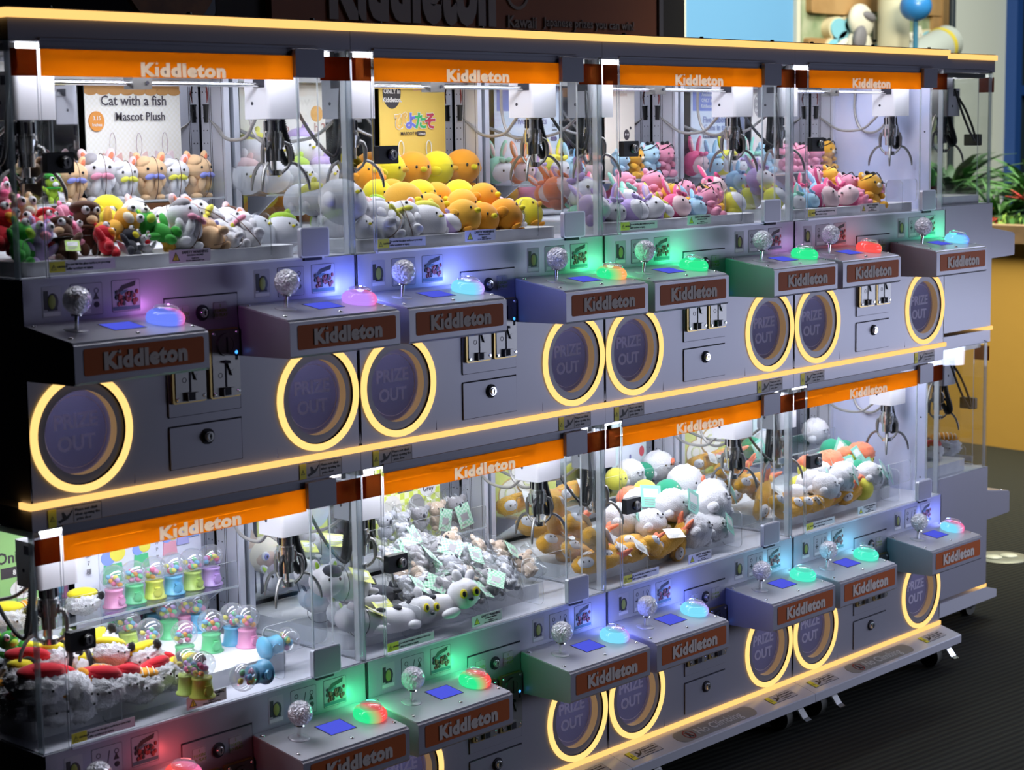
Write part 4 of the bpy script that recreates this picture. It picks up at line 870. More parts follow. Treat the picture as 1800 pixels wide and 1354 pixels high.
('chick_o',1.436,0.078,1.545,(-0.5, 0.4, 0.45),1.1,'U2','orange round chick plush, sixth from lock box in pile, chick window'),
('chick_y',1.606,0.161,1.544,(-0.6, 0.2, 0.15),1.05,'U2','bright yellow round chick plush, fourth from lock box in pile, chick window'),
('cat_w',1.539,0.153,1.543,(-0.8, 0.9, 0.15),0.9,'U2','white cat plush holding yellow fish, third from lock box in pile, chick window'),
('chick_o',1.360,0.084,1.542,(-0.2, 0.1, -0.05),1.0,'U2','orange round chick plush, fourth from lock box in pile, chick window'),
('bun_g',1.790,0.425,1.654,(0, 0, -0.1),0.98,'U3','mint-hooded rabbit plush, white face, on shelf, bear window'),
('bun_o',1.878,0.425,1.653,(0, 0, -0.15),0.95,'U3','orange-hooded rabbit plush, pink face, first from lock box on shelf, bear window'),
('bun_p',1.946,0.425,1.645,(0, 0, 0.25),0.75,'U3','lilac-hooded rabbit plush, white face, on shelf, bear window'),
('bun_y',2.022,0.425,1.655,(0, 0, -0.05),1.0,'U3','yellow-hooded rabbit plush, white face, on shelf, bear window'),
('bun_b',2.095,0.425,1.651,(0, 0, -0.18),0.9,'U3','blue-hooded rabbit plush, blue face, on shelf, bear window'),
('bun_o',2.171,0.425,1.653,(0, 0, -0.05),0.95,'U3','orange-hooded rabbit plush, pink face, second from lock box on shelf, bear window'),
('bear_b',2.307,0.425,1.657,(0, 0, 0.35),0.85,'U3','sky blue bear plush with black bow, first from lock box on shelf, bear window'),
('bear_o',2.370,0.425,1.662,(0, 0, 0.25),0.95,'U3','golden bear plush with black bow, on shelf, bear window'),
('bear_b',2.442,0.425,1.665,(0, 0, 0.05),1.0,'U3','sky blue bear plush with black bow, second from lock box on shelf, bear window'),
('bear_p',2.513,0.425,1.665,(0, 0, 0.05),1.0,'U3','pink bear plush with black bow, on shelf, bear window'),
('bun_o',1.775,0.194,1.601,(-0.7, 0.3, 0.15),1.1,'U3','orange-hooded rabbit plush, pink face, first from lock box in pile, bear window'),
('bun_o',1.802,0.259,1.594,(-0.5, -0.4, -0.55),0.9,'U3','orange-hooded rabbit plush, pink face, second from lock box in pile, bear window'),
('bun_p',1.775,0.078,1.555,(-0.9, 0.5, 0.15),1.1,'U3','lilac-hooded rabbit plush, white face, first from lock box in pile, bear window'),
('bun_p',1.812,0.156,1.594,(-0.3, -0.4, -0.65),1.2,'U3','lilac-hooded rabbit plush, white face, second from lock box in pile, bear window'),
('bun_g',1.789,0.139,1.537,(-0.9, 0.3, 0.15),0.8,'U3','mint-hooded rabbit plush, white face, first from lock box in pile, bear window'),
('bun_r',1.887,0.184,1.580,(-0.4, 0.2, 0.05),1.0,'U3','red-hooded rabbit plush, pink face, first from lock box in pile, bear window'),
('bear_p',2.090,0.222,1.601,(-0.7, 0.6, 0.25),0.9,'U3','pink bear plush with black bow, first from lock box in pile, bear window'),
('bear_p',2.178,0.196,1.594,(-0.4, 0.3, 0.05),1.0,'U3','pink bear plush with black bow, third from lock box in pile, bear window'),
('bear_o',2.190,0.136,1.566,(-0.6, 0.5, 0.65),0.9,'U3','golden bear plush with black bow, first from lock box in pile, bear window'),
('bear_p',2.258,0.136,1.570,(-0.7, -0.3, 0.15),0.95,'U3','pink bear plush with black bow, fourth from lock box in pile, bear window'),
('bun_g',1.988,0.143,1.564,(-0.6, 0.4, 0.05),1.1,'U3','mint-hooded rabbit plush, white face, second from lock box in pile, bear window'),
('bun_p',2.013,0.078,1.541,(-0.6, -0.5, -0.55),0.95,'U3','lilac-hooded rabbit plush, white face, fifth from lock box in pile, bear window'),
('bun_r',2.134,0.084,1.547,(-0.5, 0.3, -0.05),1.0,'U3','red-hooded rabbit plush, pink face, second from lock box in pile, bear window'),
('bun_y',2.070,0.078,1.534,(-0.9, 0.4, 0.05),0.7,'U3','yellow-hooded rabbit plush, white face, second from lock box in pile, bear window'),
('bun_b',2.209,0.078,1.538,(-0.5, 0.2, 0.05),0.85,'U3','blue-hooded rabbit plush, blue face, in pile, bear window'),
('bun_y',2.079,0.124,1.551,(-0.4, 0.6, 0.25),0.8,'U3','yellow-hooded rabbit plush, white face, first from lock box in pile, bear window'),
('bun_p',1.940,0.078,1.542,(-0.7, 0.3, 0.05),1.0,'U3','lilac-hooded rabbit plush, white face, fourth from lock box in pile, bear window'),
('bun_p',1.857,0.088,1.542,(-0.2, 0.1, -0.15),1.0,'U3','lilac-hooded rabbit plush, white face, third from lock box in pile, bear window'),
('bear_p',2.096,0.172,1.576,(-0.7, 0.6, 0.15),0.8,'U3','pink bear plush with black bow, second from lock box in pile, bear window'),
('bear_o',2.318,0.124,1.552,(-0.5, -0.3, -0.05),0.95,'U3','golden bear plush with black bow, second from lock box in pile, bear window'),
('bear_p',2.273,0.078,1.546,(-0.5, 0.3, 0.25),0.95,'U3','pink bear plush with black bow, fifth from lock box in pile, bear window'),
('bear_p',2.382,0.151,1.551,(-0.3, 0.4, 0.05),1.1,'U3','pink bear plush with black bow, sixth from lock box in pile, bear window'),
('bun_y',2.472,0.140,1.542,(-0.9, 0.5, 0.15),1.0,'U3','yellow-hooded rabbit plush, white face, third from lock box in pile, bear window'),
('bun_r',2.441,0.184,1.586,(-0.7, 0.6, 0.15),1.0,'U3','red-hooded rabbit plush, pink face, third from lock box in pile, bear window'),
('bun_r',2.677,0.425,1.655,(0, 0, 0.05),1.0,'U4','red-hooded rabbit plush, pink face, on shelf, blue-backed top window'),
('bun_b',2.758,0.425,1.651,(0, 0, -0.05),0.9,'U4','blue-hooded rabbit plush, blue face, on shelf, blue-backed top window'),
('bun_y',2.836,0.425,1.655,(0, 0, -0.15),1.0,'U4','yellow-hooded rabbit plush, white face, on shelf, blue-backed top window'),
('bun_p',2.902,0.425,1.643,(0, 0, 0.05),0.7,'U4','lilac-hooded rabbit plush, white face, on shelf, blue-backed top window'),
('bun_g',2.964,0.425,1.653,(0, 0, 0.15),0.95,'U4','mint-hooded rabbit plush, white face, on shelf, blue-backed top window'),
('bear_b',3.042,0.425,1.662,(0, 0, 0.05),0.95,'U4','sky blue bear plush with black bow, on shelf, blue-backed top window'),
('bear_p',3.160,0.425,1.662,(0, 0, 0.05),0.95,'U4','pink bear plush with black bow, first from lock box on shelf, blue-backed top window'),
('bear_p',3.242,0.425,1.659,(0, 0, 0.05),0.9,'U4','pink bear plush with black bow, second from lock box on shelf, blue-backed top window'),
('bear_p',3.322,0.425,1.662,(0, 0, 0.35),0.95,'U4','pink bear plush with black bow, third from lock box on shelf, blue-backed top window'),
('bear_o',3.391,0.425,1.665,(0, 0, 0.0),1.0,'U4','golden bear plush with black bow, on shelf, blue-backed top window'),
('bun_p',2.635,0.159,1.607,(-0.5, 0.2, -0.05),1.0,'U4','lilac-hooded rabbit plush, white face, in pile, blue-backed top window'),
('bun_y',2.642,0.198,1.549,(-0.5, 0.5, 0.35),0.9,'U4','yellow-hooded rabbit plush, white face, first from lock box in pile, blue-backed top window'),
('bun_r',2.705,0.206,1.593,(-0.7, -0.6, -0.65),1.05,'U4','red-hooded rabbit plush, pink face, first from lock box in pile, blue-backed top window'),
('bun_y',2.635,0.105,1.553,(-0.9, 0.4, 0.25),0.9,'U4','yellow-hooded rabbit plush, white face, second from lock box in pile, blue-backed top window'),
('bun_r',2.681,0.150,1.558,(-0.8, 0.3, 0.05),0.8,'U4','red-hooded rabbit plush, pink face, second from lock box in pile, blue-backed top window'),
('bun_b',2.635,0.244,1.603,(-0.22, 0.15, -0.05),0.8,'U4','blue-hooded rabbit plush, blue face, first from lock box in pile, blue-backed top window'),
('bear_o',3.064,0.186,1.587,(-0.5, 0.4, 0.35),0.95,'U4','golden bear plush with black bow, first from lock box in pile, blue-backed top window'),
('bear_p',3.073,0.129,1.566,(-0.6, 0.3, -0.05),0.95,'U4','pink bear plush with black bow, second from lock box in pile, blue-backed top window'),
('bear_p',3.157,0.135,1.560,(-0.8, -0.6, -0.75),0.9,'U4','pink bear plush with black bow, third from lock box in pile, blue-backed top window'),
('bear_o',3.115,0.078,1.553,(-0.25, 0.1, -0.15),1.15,'U4','golden bear plush with black bow, second from lock box in pile, blue-backed top window'),
('bear_p',3.227,0.140,1.546,(0.3, 0.5, 0.25),0.95,'U4','pink bear plush with black bow, fifth from lock box in pile, blue-backed top window'),
('bun_r',2.859,0.080,1.546,(-0.4, 0.5, -0.05),1.15,'U4','red-hooded rabbit plush, pink face, fourth from lock box in pile, blue-backed top window'),
('bun_r',2.970,0.078,1.543,(-0.8, -0.5, -0.55),1.05,'U4','red-hooded rabbit plush, pink face, fifth from lock box in pile, blue-backed top window'),
('bun_b',2.923,0.134,1.559,(-0.6, 0.4, 0.15),0.95,'U4','blue-hooded rabbit plush, blue face, third from lock box in pile, blue-backed top window'),
('bear_p',3.008,0.212,1.594,(-0.5, 0.4, 0.05),0.8,'U4','pink bear plush with black bow, first from lock box in pile, blue-backed top window'),
('bun_g',2.701,0.078,1.537,(-0.3, 0.2, -0.05),0.8,'U4','mint-hooded rabbit plush, white face, in pile, blue-backed top window'),
('bear_p',3.051,0.078,1.539,(-0.9, 0.5, 0.05),0.7,'U4','pink bear plush with black bow, fourth from lock box in pile, blue-backed top window'),
('bun_b',2.786,0.086,1.537,(-0.6, 0.3, 0.15),0.8,'U4','blue-hooded rabbit plush, blue face, second from lock box in pile, blue-backed top window'),
('bun_r',2.818,0.141,1.559,(-0.24, 0.04, -0.05),0.8,'U4','red-hooded rabbit plush, pink face, third from lock box in pile, blue-backed top window'),
('sus_yy',0.198,0.425,0.725,(0, 0, -0.15),0.95,'L1','yellow-topped sushi plush, black ears, first from lock box on shelf, gumball window'),
('sus_o',0.263,0.425,0.722,(0, 0, -0.05),0.85,'L1','orange striped sushi plush, on shelf, gumball window'),
('sus_yy',0.395,0.425,0.722,(0, 0, -0.15),0.85,'L1','yellow-topped sushi plush, black ears, second from lock box on shelf, gumball window'),
('gum_pink',0.479,0.425,0.739,(0, 0, 0.19),1.0,'L1','pink toy gumball machine, on shelf, gumball window'),
('gum_green',0.535,0.425,0.739,(0, 0, -0.29),1.0,'L1','green toy gumball machine, on shelf, gumball window'),
('gum_yellow',0.592,0.425,0.739,(0, 0, -0.31),1.0,'L1','yellow toy gumball machine, on shelf, gumball window'),
('gum_blue',0.647,0.425,0.739,(0, 0, -0.21),1.0,'L1','blue toy gumball machine, on shelf, gumball window'),
('gum_lime',0.703,0.425,0.739,(0, 0, 0.11),1.0,'L1','lime toy gumball machine, on shelf, gumball window'),
('gum_purple',0.758,0.425,0.739,(0, 0, 0.02),1.0,'L1','purple toy gumball machine, on shelf, gumball window'),
('sus_r',0.106,0.206,0.673,(-0.1, 0.1, -0.45),1.15,'L1','red-topped white sushi plush, third from lock box in pile, gumball window'),
('sus_o',0.061,0.201,0.627,(-0.3, 0.2, 0.05),1.0,'L1','orange striped sushi plush, first from lock box in pile, gumball window'),
('sus_r',0.055,0.078,0.674,(0, 0, -0.35),1.15,'L1','red-topped white sushi plush, second from lock box in pile, gumball window'),
('sus_r',0.056,0.138,0.617,(-0.2, 0.1, 0.05),1.0,'L1','red-topped white sushi plush, first from lock box in pile, gumball window'),
('sus_y',0.174,0.201,0.676,(-0.4, 0.3, 0.15),1.0,'L1','black-banded yellow sushi plush, second from lock box in pile, gumball window'),
('sus_o',0.237,0.244,0.664,(-0.3, 0.2, -0.05),1.0,'L1','orange striped sushi plush, third from lock box in pile, gumball window'),
('sus_yy',0.306,0.246,0.664,(-0.4, -0.5, 0.15),1.05,'L1','yellow-topped sushi plush, black ears, second from lock box in pile, gumball window'),
('sus_y',0.234,0.191,0.643,(-0.4, 0.1, -0.35),1.0,'L1','black-banded yellow sushi plush, fourth from lock box in pile, gumball window'),
('sus_r',0.322,0.203,0.623,(0.6, 0.4, 0.25),1.0,'L1','red-topped white sushi plush, fifth from lock box in pile, gumball window'),
('sus_yy',0.347,0.145,0.651,(-0.3, -0.4, -0.45),0.95,'L1','yellow-topped sushi plush, black ears, fourth from lock box in pile, gumball window'),
('sus_y',0.188,0.153,0.620,(-0.3, 0.1, -0.05),0.9,'L1','black-banded yellow sushi plush, third from lock box in pile, gumball window'),
('sus_o',0.139,0.078,0.631,(-0.2, 1.35, 0.05),1.15,'L1','orange striped sushi plush, fourth from lock box in pile, gumball window'),
('sus_r',0.392,0.143,0.616,(-0.5, -0.2, -0.75),0.95,'L1','red-topped white sushi plush, ninth from lock box in pile, gumball window'),
('sus_r',0.302,0.145,0.617,(0.9, 0.1, -0.45),1.0,'L1','red-topped white sushi plush, seventh from lock box in pile, gumball window'),
('sus_o',0.290,0.078,0.617,(-0.2, -0.1, -0.5),1.0,'L1','orange striped sushi plush, sixth from lock box in pile, gumball window'),
('sus_r',0.187,0.078,0.637,(-0.1, 0.05, -0.35),1.2,'L1','red-topped white sushi plush, sixth from lock box in pile, gumball window'),
('sus_y',0.402,0.078,0.621,(-0.3, -0.3, -0.65),1.05,'L1','black-banded yellow sushi plush, fifth from lock box in pile, gumball window'),
('sus_o',0.092,0.092,0.620,(0, 0, -0.25),1.15,'L1','orange striped sushi plush, second from lock box in pile, gumball window'),
('sus_yy',0.155,0.266,0.674,(-0.3, 0.4, 0.05),0.9,'L1','yellow-topped sushi plush, black ears, first from lock box in pile, gumball window'),
('sus_y',0.059,0.144,0.674,(-0.2, 0.3, 0.05),1.0,'L1','black-banded yellow sushi plush, first from lock box in pile, gumball window'),
('sus_r',0.249,0.078,0.633,(-0.2, 0.1, -0.05),1.0,'L1','red-topped white sushi plush, eighth from lock box in pile, gumball window'),
('sus_o',0.244,0.134,0.624,(-0.3, 0.4, 0.05),1.0,'L1','orange striped sushi plush, fifth from lock box in pile, gumball window'),
('sus_yy',0.278,0.158,0.677,(-0.3, 0.3, 0.05),0.9,'L1','yellow-topped sushi plush, black ears, third from lock box in pile, gumball window'),
('sus_r',0.134,0.146,0.645,(-0.3, 0.2, -0.45),1.0,'L1','red-topped white sushi plush, fourth from lock box in pile, gumball window'),
('sus_r',0.342,0.088,0.628,(-0.2, -0.2, 0.05),0.95,'L1','red-topped white sushi plush, tenth from lock box in pile, gumball window'),
('toy_green',0.107,0.269,0.706,(-0.17, -0.27, 0.05),0.8,'L1','green character plush, in pile, gumball window'),
('gum_lime',0.490,0.393,0.641,(0, 0, 0.07),1,'L1','lime toy gumball machine, first from lock box standing on floor, gumball window'),
('gum_lime',0.469,0.281,0.641,(0, 0, 0.19),1,'L1','lime toy gumball machine, second from lock box standing on floor, gumball window'),
('gum_green',0.503,0.202,0.641,(0, 0, 0.22),1,'L1','green toy gumball machine, second from lock box standing on floor, gumball window'),
('gum_green',0.616,0.407,0.641,(0, 0, 0.09),1,'L1','green toy gumball machine, first from lock box standing on floor, gumball window'),
('gum_pink',0.667,0.420,0.641,(0, 0, 0.23),1,'L1','pink toy gumball machine, first from lock box standing on floor, gumball window'),
('gum_blue',0.695,0.403,0.641,(0, 0, -0.34),1,'L1','blue toy gumball machine, second from lock box standing on floor, gumball window'),
('gum_green',0.605,0.237,0.641,(0, 0, -0.18),1,'L1','green toy gumball machine, third from lock box standing on floor, gumball window'),
('gum_blue',0.675,0.246,0.641,(0, 0, 0.23),1,'L1','blue toy gumball machine, third from lock box standing on floor, gumball window'),
('gum_pink',0.683,0.205,0.641,(0, 0, 0.12),1,'L1','pink toy gumball machine, second from lock box standing on floor, gumball window'),
('gum_yellow',0.371,-0.027,0.641,(0, 0, -0.1),1,'L1','yellow toy gumball machine, standing on floor, gumball window'),
('gum_lime',0.368,0.015,0.641,(0, 0, 0.22),1,'L1','lime toy gumball machine, third from lock box standing on floor, gumball window'),
('gum_blue',0.642,0.499,0.639,(0, 0, 0.02),0.95,'L1','blue toy gumball machine, first from lock box standing on floor, gumball window'),
('gum_blue',0.685,0.094,0.622,(0, 1.5, 0),1.0,'L1','blue toy gumball machine, second from lock box lying on floor, gumball window'),
('gum_blue',0.477,-0.055,0.622,(0, -1.5, 0.15),1.0,'L1','blue toy gumball machine, first from lock box lying on floor, gumball window'),
('gum_pink',0.415,0.298,0.616,(0, -1.45, 0.6),0.8,'L1','pink toy gumball machine, lying on floor, gumball window'),
('siam',0.917,0.425,0.740,(0, 0, 0.0),1.05,'L2','cream siamese cat plush with big blue eyes, on shelf, koala window'),
('seal',1.013,0.425,0.727,(0, 0, -0.05),1.0,'L2','white cat plush, dark patch, yellow tag, on shelf, koala window'),
('seal2',1.101,0.425,0.730,(0, 0, -0.45),1.1,'L2','grey cat plush with yellow tag, on shelf, koala window'),
('koa_silver01',1.330,0.425,0.743,(0, 0, -0.05),1.0,'L2','pale grey koala plush in bag, first from lock box on shelf, koala window'),
('koa_grey01',1.456,0.425,0.740,(0, 0, -0.15),0.95,'L2','grey koala plush in bag, on shelf, koala window'),
('koa_beige12',1.518,0.425,0.743,(0, 0, -0.05),1.0,'L2','beige koala plush in bag, gingham card, on shelf, koala window'),
('koa_grey11',1.591,0.425,0.745,(0, 0, -0.15),1.05,'L2','grey koala plush in bag, gingham card, on shelf, koala window'),
('koa_silver02',1.393,0.425,0.738,(0, 0, 0.05),0.9,'L2','pale grey koala plush in bag, second from lock box on shelf, koala window'),
('seal',0.915,0.140,0.708,(-0.2, 0.1, -0.15),1.2,'L2','white cat plush, dark patch, yellow tag, first from lock box in pile, koala window'),
('seal2',0.915,0.207,0.631,(-0.8, 0.9, 0.45),1.0,'L2','grey cat plush with yellow tag, second from lock box in pile, koala window'),
('seal2',0.915,0.078,0.627,(-0.5, 0.2, 0.05),1.0,'L2','grey cat plush with yellow tag, third from lock box in pile, koala window'),
('seal',0.989,0.254,0.655,(-0.4, -0.3, -0.55),1.2,'L2','white cat plush, dark patch, yellow tag, fourth from lock box in pile, koala window'),
('seal',0.950,0.151,0.619,(-0.5, 0.3, 0.15),1.0,'L2','white cat plush, dark patch, yellow tag, third from lock box in pile, koala window'),
('seal2',0.926,0.316,0.697,(-0.5, -0.3, -0.55),1.1,'L2','grey cat plush with yellow tag, first from lock box in pile, koala window'),
('seal',0.915,0.230,0.705,(-0.6, 0.5, 0.25),1.0,'L2','white cat plush, dark patch, yellow tag, second from lock box in pile, koala window'),
('koa_silver11',1.312,0.333,0.735,(-0.5, 0.2, 0.15),0.85,'L2','pale grey koala plush in bag, gingham card, second from lock box in pile, koala window'),
('koa_grey02',1.352,0.299,0.703,(-0.9, 0.8, -0.05),1.05,'L2','grey koala plush in bag, first from lock box in pile, koala window'),
('koa_beige01',1.419,0.265,0.701,(-0.8, -0.7, -0.65),1.0,'L2','beige koala plush in bag, third from lock box in pile, koala window'),
('koa_beige02',1.469,0.223,0.680,(-0.8, 0.9, 0.05),1.0,'L2','beige koala plush in bag, fourth from lock box in pile, koala window'),
('koa_beige01',1.164,0.210,0.690,(-0.7, 0.5, -0.05),1.0,'L2','beige koala plush in bag, first from lock box in pile, koala window'),
('koa_grey12',1.253,0.225,0.697,(-0.9, 0.5, 0.15),1.05,'L2','grey koala plush in bag, gingham card, first from lock box in pile, koala window'),
('koa_silver12',1.303,0.195,0.657,(-1.0, -0.4, -0.55),1.05,'L2','pale grey koala plush in bag, gingham card, sixth from lock box in pile, koala window'),
('koa_beige02',1.215,0.186,0.662,(-0.9, 1.2, 0.25),0.95,'L2','beige koala plush in bag, second from lock box in pile, koala window'),
('koa_silver01',1.251,0.152,0.628,(-0.9, -1.0, -0.75),1.0,'L2','pale grey koala plush in bag, first from lock box in pile, koala window'),
('koa_grey11',1.222,0.078,0.640,(-0.7, 0.2, 0.05),1.15,'L2','grey koala plush in bag, gingham card, third from lock box in pile, koala window'),
('koa_silver11',1.187,0.127,0.650,(-0.8, -0.5, 0.05),0.95,'L2','pale grey koala plush in bag, gingham card, fifth from lock box in pile, koala window'),
('koa_grey01',1.415,0.121,0.628,(-0.3, 0.3, 0.15),1.05,'L2','grey koala plush in bag, third from lock box in pile, koala window'),
('koa_silver02',1.419,0.078,0.641,(-0.8, 0.7, 0.15),1.05,'L2','pale grey koala plush in bag, fifth from lock box in pile, koala window'),
('koa_beige01',1.561,0.140,0.636,(-0.9, -0.6, -0.65),1.0,'L2','beige koala plush in bag, fifth from lock box in pile, koala window'),
('koa_silver01',1.448,0.170,0.654,(-0.9, 0.9, 0.15),1.0,'L2','pale grey koala plush in bag, third from lock box in pile, koala window'),
('koa_beige12',1.534,0.201,0.667,(-0.8, 0.4, 0.05),0.95,'L2','beige koala plush in bag, gingham card, second from lock box in pile, koala window'),
('koa_silver02',1.503,0.165,0.625,(-1.0, 1.1, -0.05),0.95,'L2','pale grey koala plush in bag, sixth from lock box in pile, koala window'),
('koa_silver01',1.278,0.124,0.684,(-1.1, 0.3, -0.05),1.05,'L2','pale grey koala plush in bag, second from lock box in pile, koala window'),
('koa_grey02',1.380,0.172,0.628,(-0.8, 0.4, 0.35),1.0,'L2','grey koala plush in bag, second from lock box in pile, koala window'),
('koa_silver12',1.274,0.293,0.707,(-0.8, -0.5, -0.55),0.95,'L2','pale grey koala plush in bag, gingham card, third from lock box in pile, koala window'),
('koa_silver02',1.480,0.140,0.643,(-0.9, 0.4, -0.15),1.0,'L2','pale grey koala plush in bag, fourth from lock box in pile, koala window'),
('orca',1.130,0.189,0.617,(-0.2, 0.2, -0.05),1.2,'L2','black and white orca plush, second from lock box in pile, koala window'),
('longcat',1.116,0.078,0.619,(-0.1, -0.1, -0.45),1.25,'L2','long white spotted cat plush with yellow eyes, second from lock box in pile, koala window'),
('longcat',1.002,0.078,0.617,(-0.2, 0.1, -0.15),1.15,'L2','long white spotted cat plush with yellow eyes, first from lock box in pile, koala window'),
('orca',1.039,0.159,0.651,(-0.3, 0.1, 0.05),1.0,'L2','black and white orca plush, first from lock box in pile, koala window'),
('koa_silver11',1.288,0.078,0.627,(-0.9, 0.5, 0.05),1.0,'L2','pale grey koala plush in bag, gingham card, eighth from lock box in pile, koala window'),
('koa_grey12',1.355,0.078,0.641,(-0.9, 0.2, -0.55),1.0,'L2','grey koala plush in bag, gingham card, fourth from lock box in pile, koala window'),
('koa_beige12',1.336,0.130,0.646,(-1.0, 0.8, 0.05),1.0,'L2','beige koala plush in bag, gingham card, first from lock box in pile, koala window'),
('koa_silver12',1.109,0.117,0.665,(-0.9, 0.4, 0.05),0.95,'L2','pale grey koala plush in bag, gingham card, fourth from lock box in pile, koala window'),
('koa_grey11',1.349,0.233,0.694,(-0.9, -0.6, 0.05),1.0,'L2','grey koala plush in bag, gingham card, second from lock box in pile, koala window'),
('koa_silver11',1.400,0.199,0.683,(-0.9, 0.6, -0.45),1.0,'L2','pale grey koala plush in bag, gingham card, seventh from lock box in pile, koala window'),
('koa_silver12',1.200,0.272,0.698,(-0.7, 0.4, -0.05),0.95,'L2','pale grey koala plush in bag, gingham card, first from lock box in pile, koala window'),
('shr_c',1.838,0.425,0.723,(0, 0, -0.05),1.15,'L3','yellow fried shrimp plush with white tag, first from lock box on shelf, fluffy-ball window'),
('shr',1.956,0.425,0.719,(0, 0, -0.15),1.0,'L3','yellow fried shrimp plush, on shelf, fluffy-ball window'),
('shr_c',2.071,0.425,0.723,(0, 0, 0.05),1.15,'L3','yellow fried shrimp plush with white tag, second from lock box on shelf, fluffy-ball window'),
('fl',2.343,0.425,0.737,(0, 0, -0.05),1.0,'L3','white fluffy ball plush, on shelf, fluffy-ball window'),
('ball_y',2.278,0.425,0.727,(0, 0, -0.15),0.9,'L3','smooth pale yellow ball plush, on shelf, fluffy-ball window'),
('ball_g',2.406,0.425,0.727,(0, 0, -0.15),0.9,'L3','dark green smooth ball plush, on shelf, fluffy-ball window'),
('fl_d',2.480,0.425,0.741,(0, 0, -0.15),1.1,'L3','white fluffy ball plush with red cheek, on shelf, fluffy-ball window'),
('shr_c',1.775,0.225,0.716,(-0.3, 1.1, 0.55),1.2,'L3','yellow fried shrimp plush with white tag, first from lock box in pile, fluffy-ball window'),
('shr_c',1.775,0.223,0.642,(-0.6, 0.3, -0.05),1.15,'L3','yellow fried shrimp plush with white tag, second from lock box in pile, fluffy-ball window'),
('shr_c',1.783,0.291,0.675,(-0.5, 0.4, -0.65),1.1,'L3','yellow fried shrimp plush with white tag, third from lock box in pile, fluffy-ball window'),
('shr',1.853,0.256,0.674,(-0.4, -0.1, -0.15),1.2,'L3','yellow fried shrimp plush, third from lock box in pile, fluffy-ball window'),
('shr_c',1.775,0.150,0.701,(-0.6, 0.5, 0.25),1.15,'L3','yellow fried shrimp plush with white tag, fifth from lock box in pile, fluffy-ball window'),
('shr_c',1.828,0.203,0.612,(-0.2, 0.1, -0.15),1.0,'L3','yellow fried shrimp plush with white tag, sixth from lock box in pile, fluffy-ball window'),
('shr',1.827,0.138,0.612,(-0.2, 0.1, -0.05),1.05,'L3','yellow fried shrimp plush, fourth from lock box in pile, fluffy-ball window'),
('shr',1.775,0.078,0.614,(-0.3, 0, -0.45),1.15,'L3','yellow fried shrimp plush, second from lock box in pile, fluffy-ball window'),
('shr_c',1.775,0.080,0.671,(-0.7, 0.6, 0.25),1.15,'L3','yellow fried shrimp plush with white tag, fourth from lock box in pile, fluffy-ball window'),
('shr',1.775,0.148,0.638,(-0.4, 0.4, 0.05),1.0,'L3','yellow fried shrimp plush, first from lock box in pile, fluffy-ball window'),
('shr_c',1.858,0.163,0.657,(0.09, -0.05, -0.05),1.0,'L3','yellow fried shrimp plush with white tag, seventh from lock box in pile, fluffy-ball window'),
('fl_d',2.433,0.286,0.713,(0.1, 0.1, -0.05),1.25,'L3','white fluffy ball plush with red cheek, in pile, fluffy-ball window'),
('ball_g',2.312,0.257,0.699,(-0.4, -0.3, -0.05),1.1,'L3','dark green smooth ball plush, in pile, fluffy-ball window'),
('fl_c',2.134,0.216,0.698,(-0.4, -0.3, -0.65),1.2,'L3','white fluffy ball plush with mint tag, second from lock box in pile, fluffy-ball window'),
('fl_c',2.026,0.202,0.673,(-0.4, 0.4, -0.05),1.15,'L3','white fluffy ball plush with mint tag, first from lock box in pile, fluffy-ball window'),
('fl_c',2.164,0.124,0.701,(-0.2, 0.1, -0.05),1.2,'L3','white fluffy ball plush with mint tag, fourth from lock box in pile, fluffy-ball window'),
('fl_c',2.437,0.187,0.682,(-0.4, 0.5, 0.35),1.2,'L3','white fluffy ball plush with mint tag, sixth from lock box in pile, fluffy-ball window'),
('fl',2.330,0.110,0.686,(-0.4, 0.3, 0.15),1.3,'L3','white fluffy ball plush, third from lock box in pile, fluffy-ball window'),
('fl',2.198,0.078,0.632,(-0.3, 0.5, 0.25),1.25,'L3','white fluffy ball plush, fourth from lock box in pile, fluffy-ball window'),
('fl',2.078,0.138,0.658,(-0.7, 0.2, -0.05),1.1,'L3','white fluffy ball plush, first from lock box in pile, fluffy-ball window'),
('fl_y',2.153,0.129,0.621,(-0.5, 0.3, 0.05),0.95,'L3','pale yellow fluffy ball plush, in pile, fluffy-ball window'),
('shr',2.003,0.141,0.619,(-0.4, 0.2, 0.05),1.1,'L3','yellow fried shrimp plush, fifth from lock box in pile, fluffy-ball window'),
('shr_c',1.902,0.078,0.618,(-0.3, 0.2, -0.15),1.2,'L3','yellow fried shrimp plush with white tag, ninth from lock box in pile, fluffy-ball window'),
('shr_c',2.075,0.078,0.614,(-0.5, -0.3, -0.35),1.15,'L3','yellow fried shrimp plush with white tag, tenth from lock box in pile, fluffy-ball window'),
('shr',2.130,0.078,0.611,(-0.3, -1.2, 0.05),0.95,'L3','yellow fried shrimp plush, eighth from lock box in pile, fluffy-ball window'),
('ball_y',2.249,0.293,0.706,(-0.3, -0.26, 0.05),1.0,'L3','smooth pale yellow ball plush, in pile, fluffy-ball window'),
('ball_gc',2.312,0.197,0.656,(-0.5, 0.4, 0.15),1.0,'L3','dark green ball plush, mint tag, second from lock box in pile, fluffy-ball window'),
('fl_c',2.378,0.159,0.623,(-0.2, 0.4, 0.25),1.0,'L3','white fluffy ball plush with mint tag, eighth from lock box in pile, fluffy-ball window'),
('shr_c',1.837,0.078,0.621,(-0.3, 0.1, -0.05),1.1,'L3','yellow fried shrimp plush with white tag, eighth from lock box in pile, fluffy-ball window'),
('shr',1.961,0.078,0.618,(-0.2, -0.1, -0.05),1.05,'L3','yellow fried shrimp plush, sixth from lock box in pile, fluffy-ball window'),
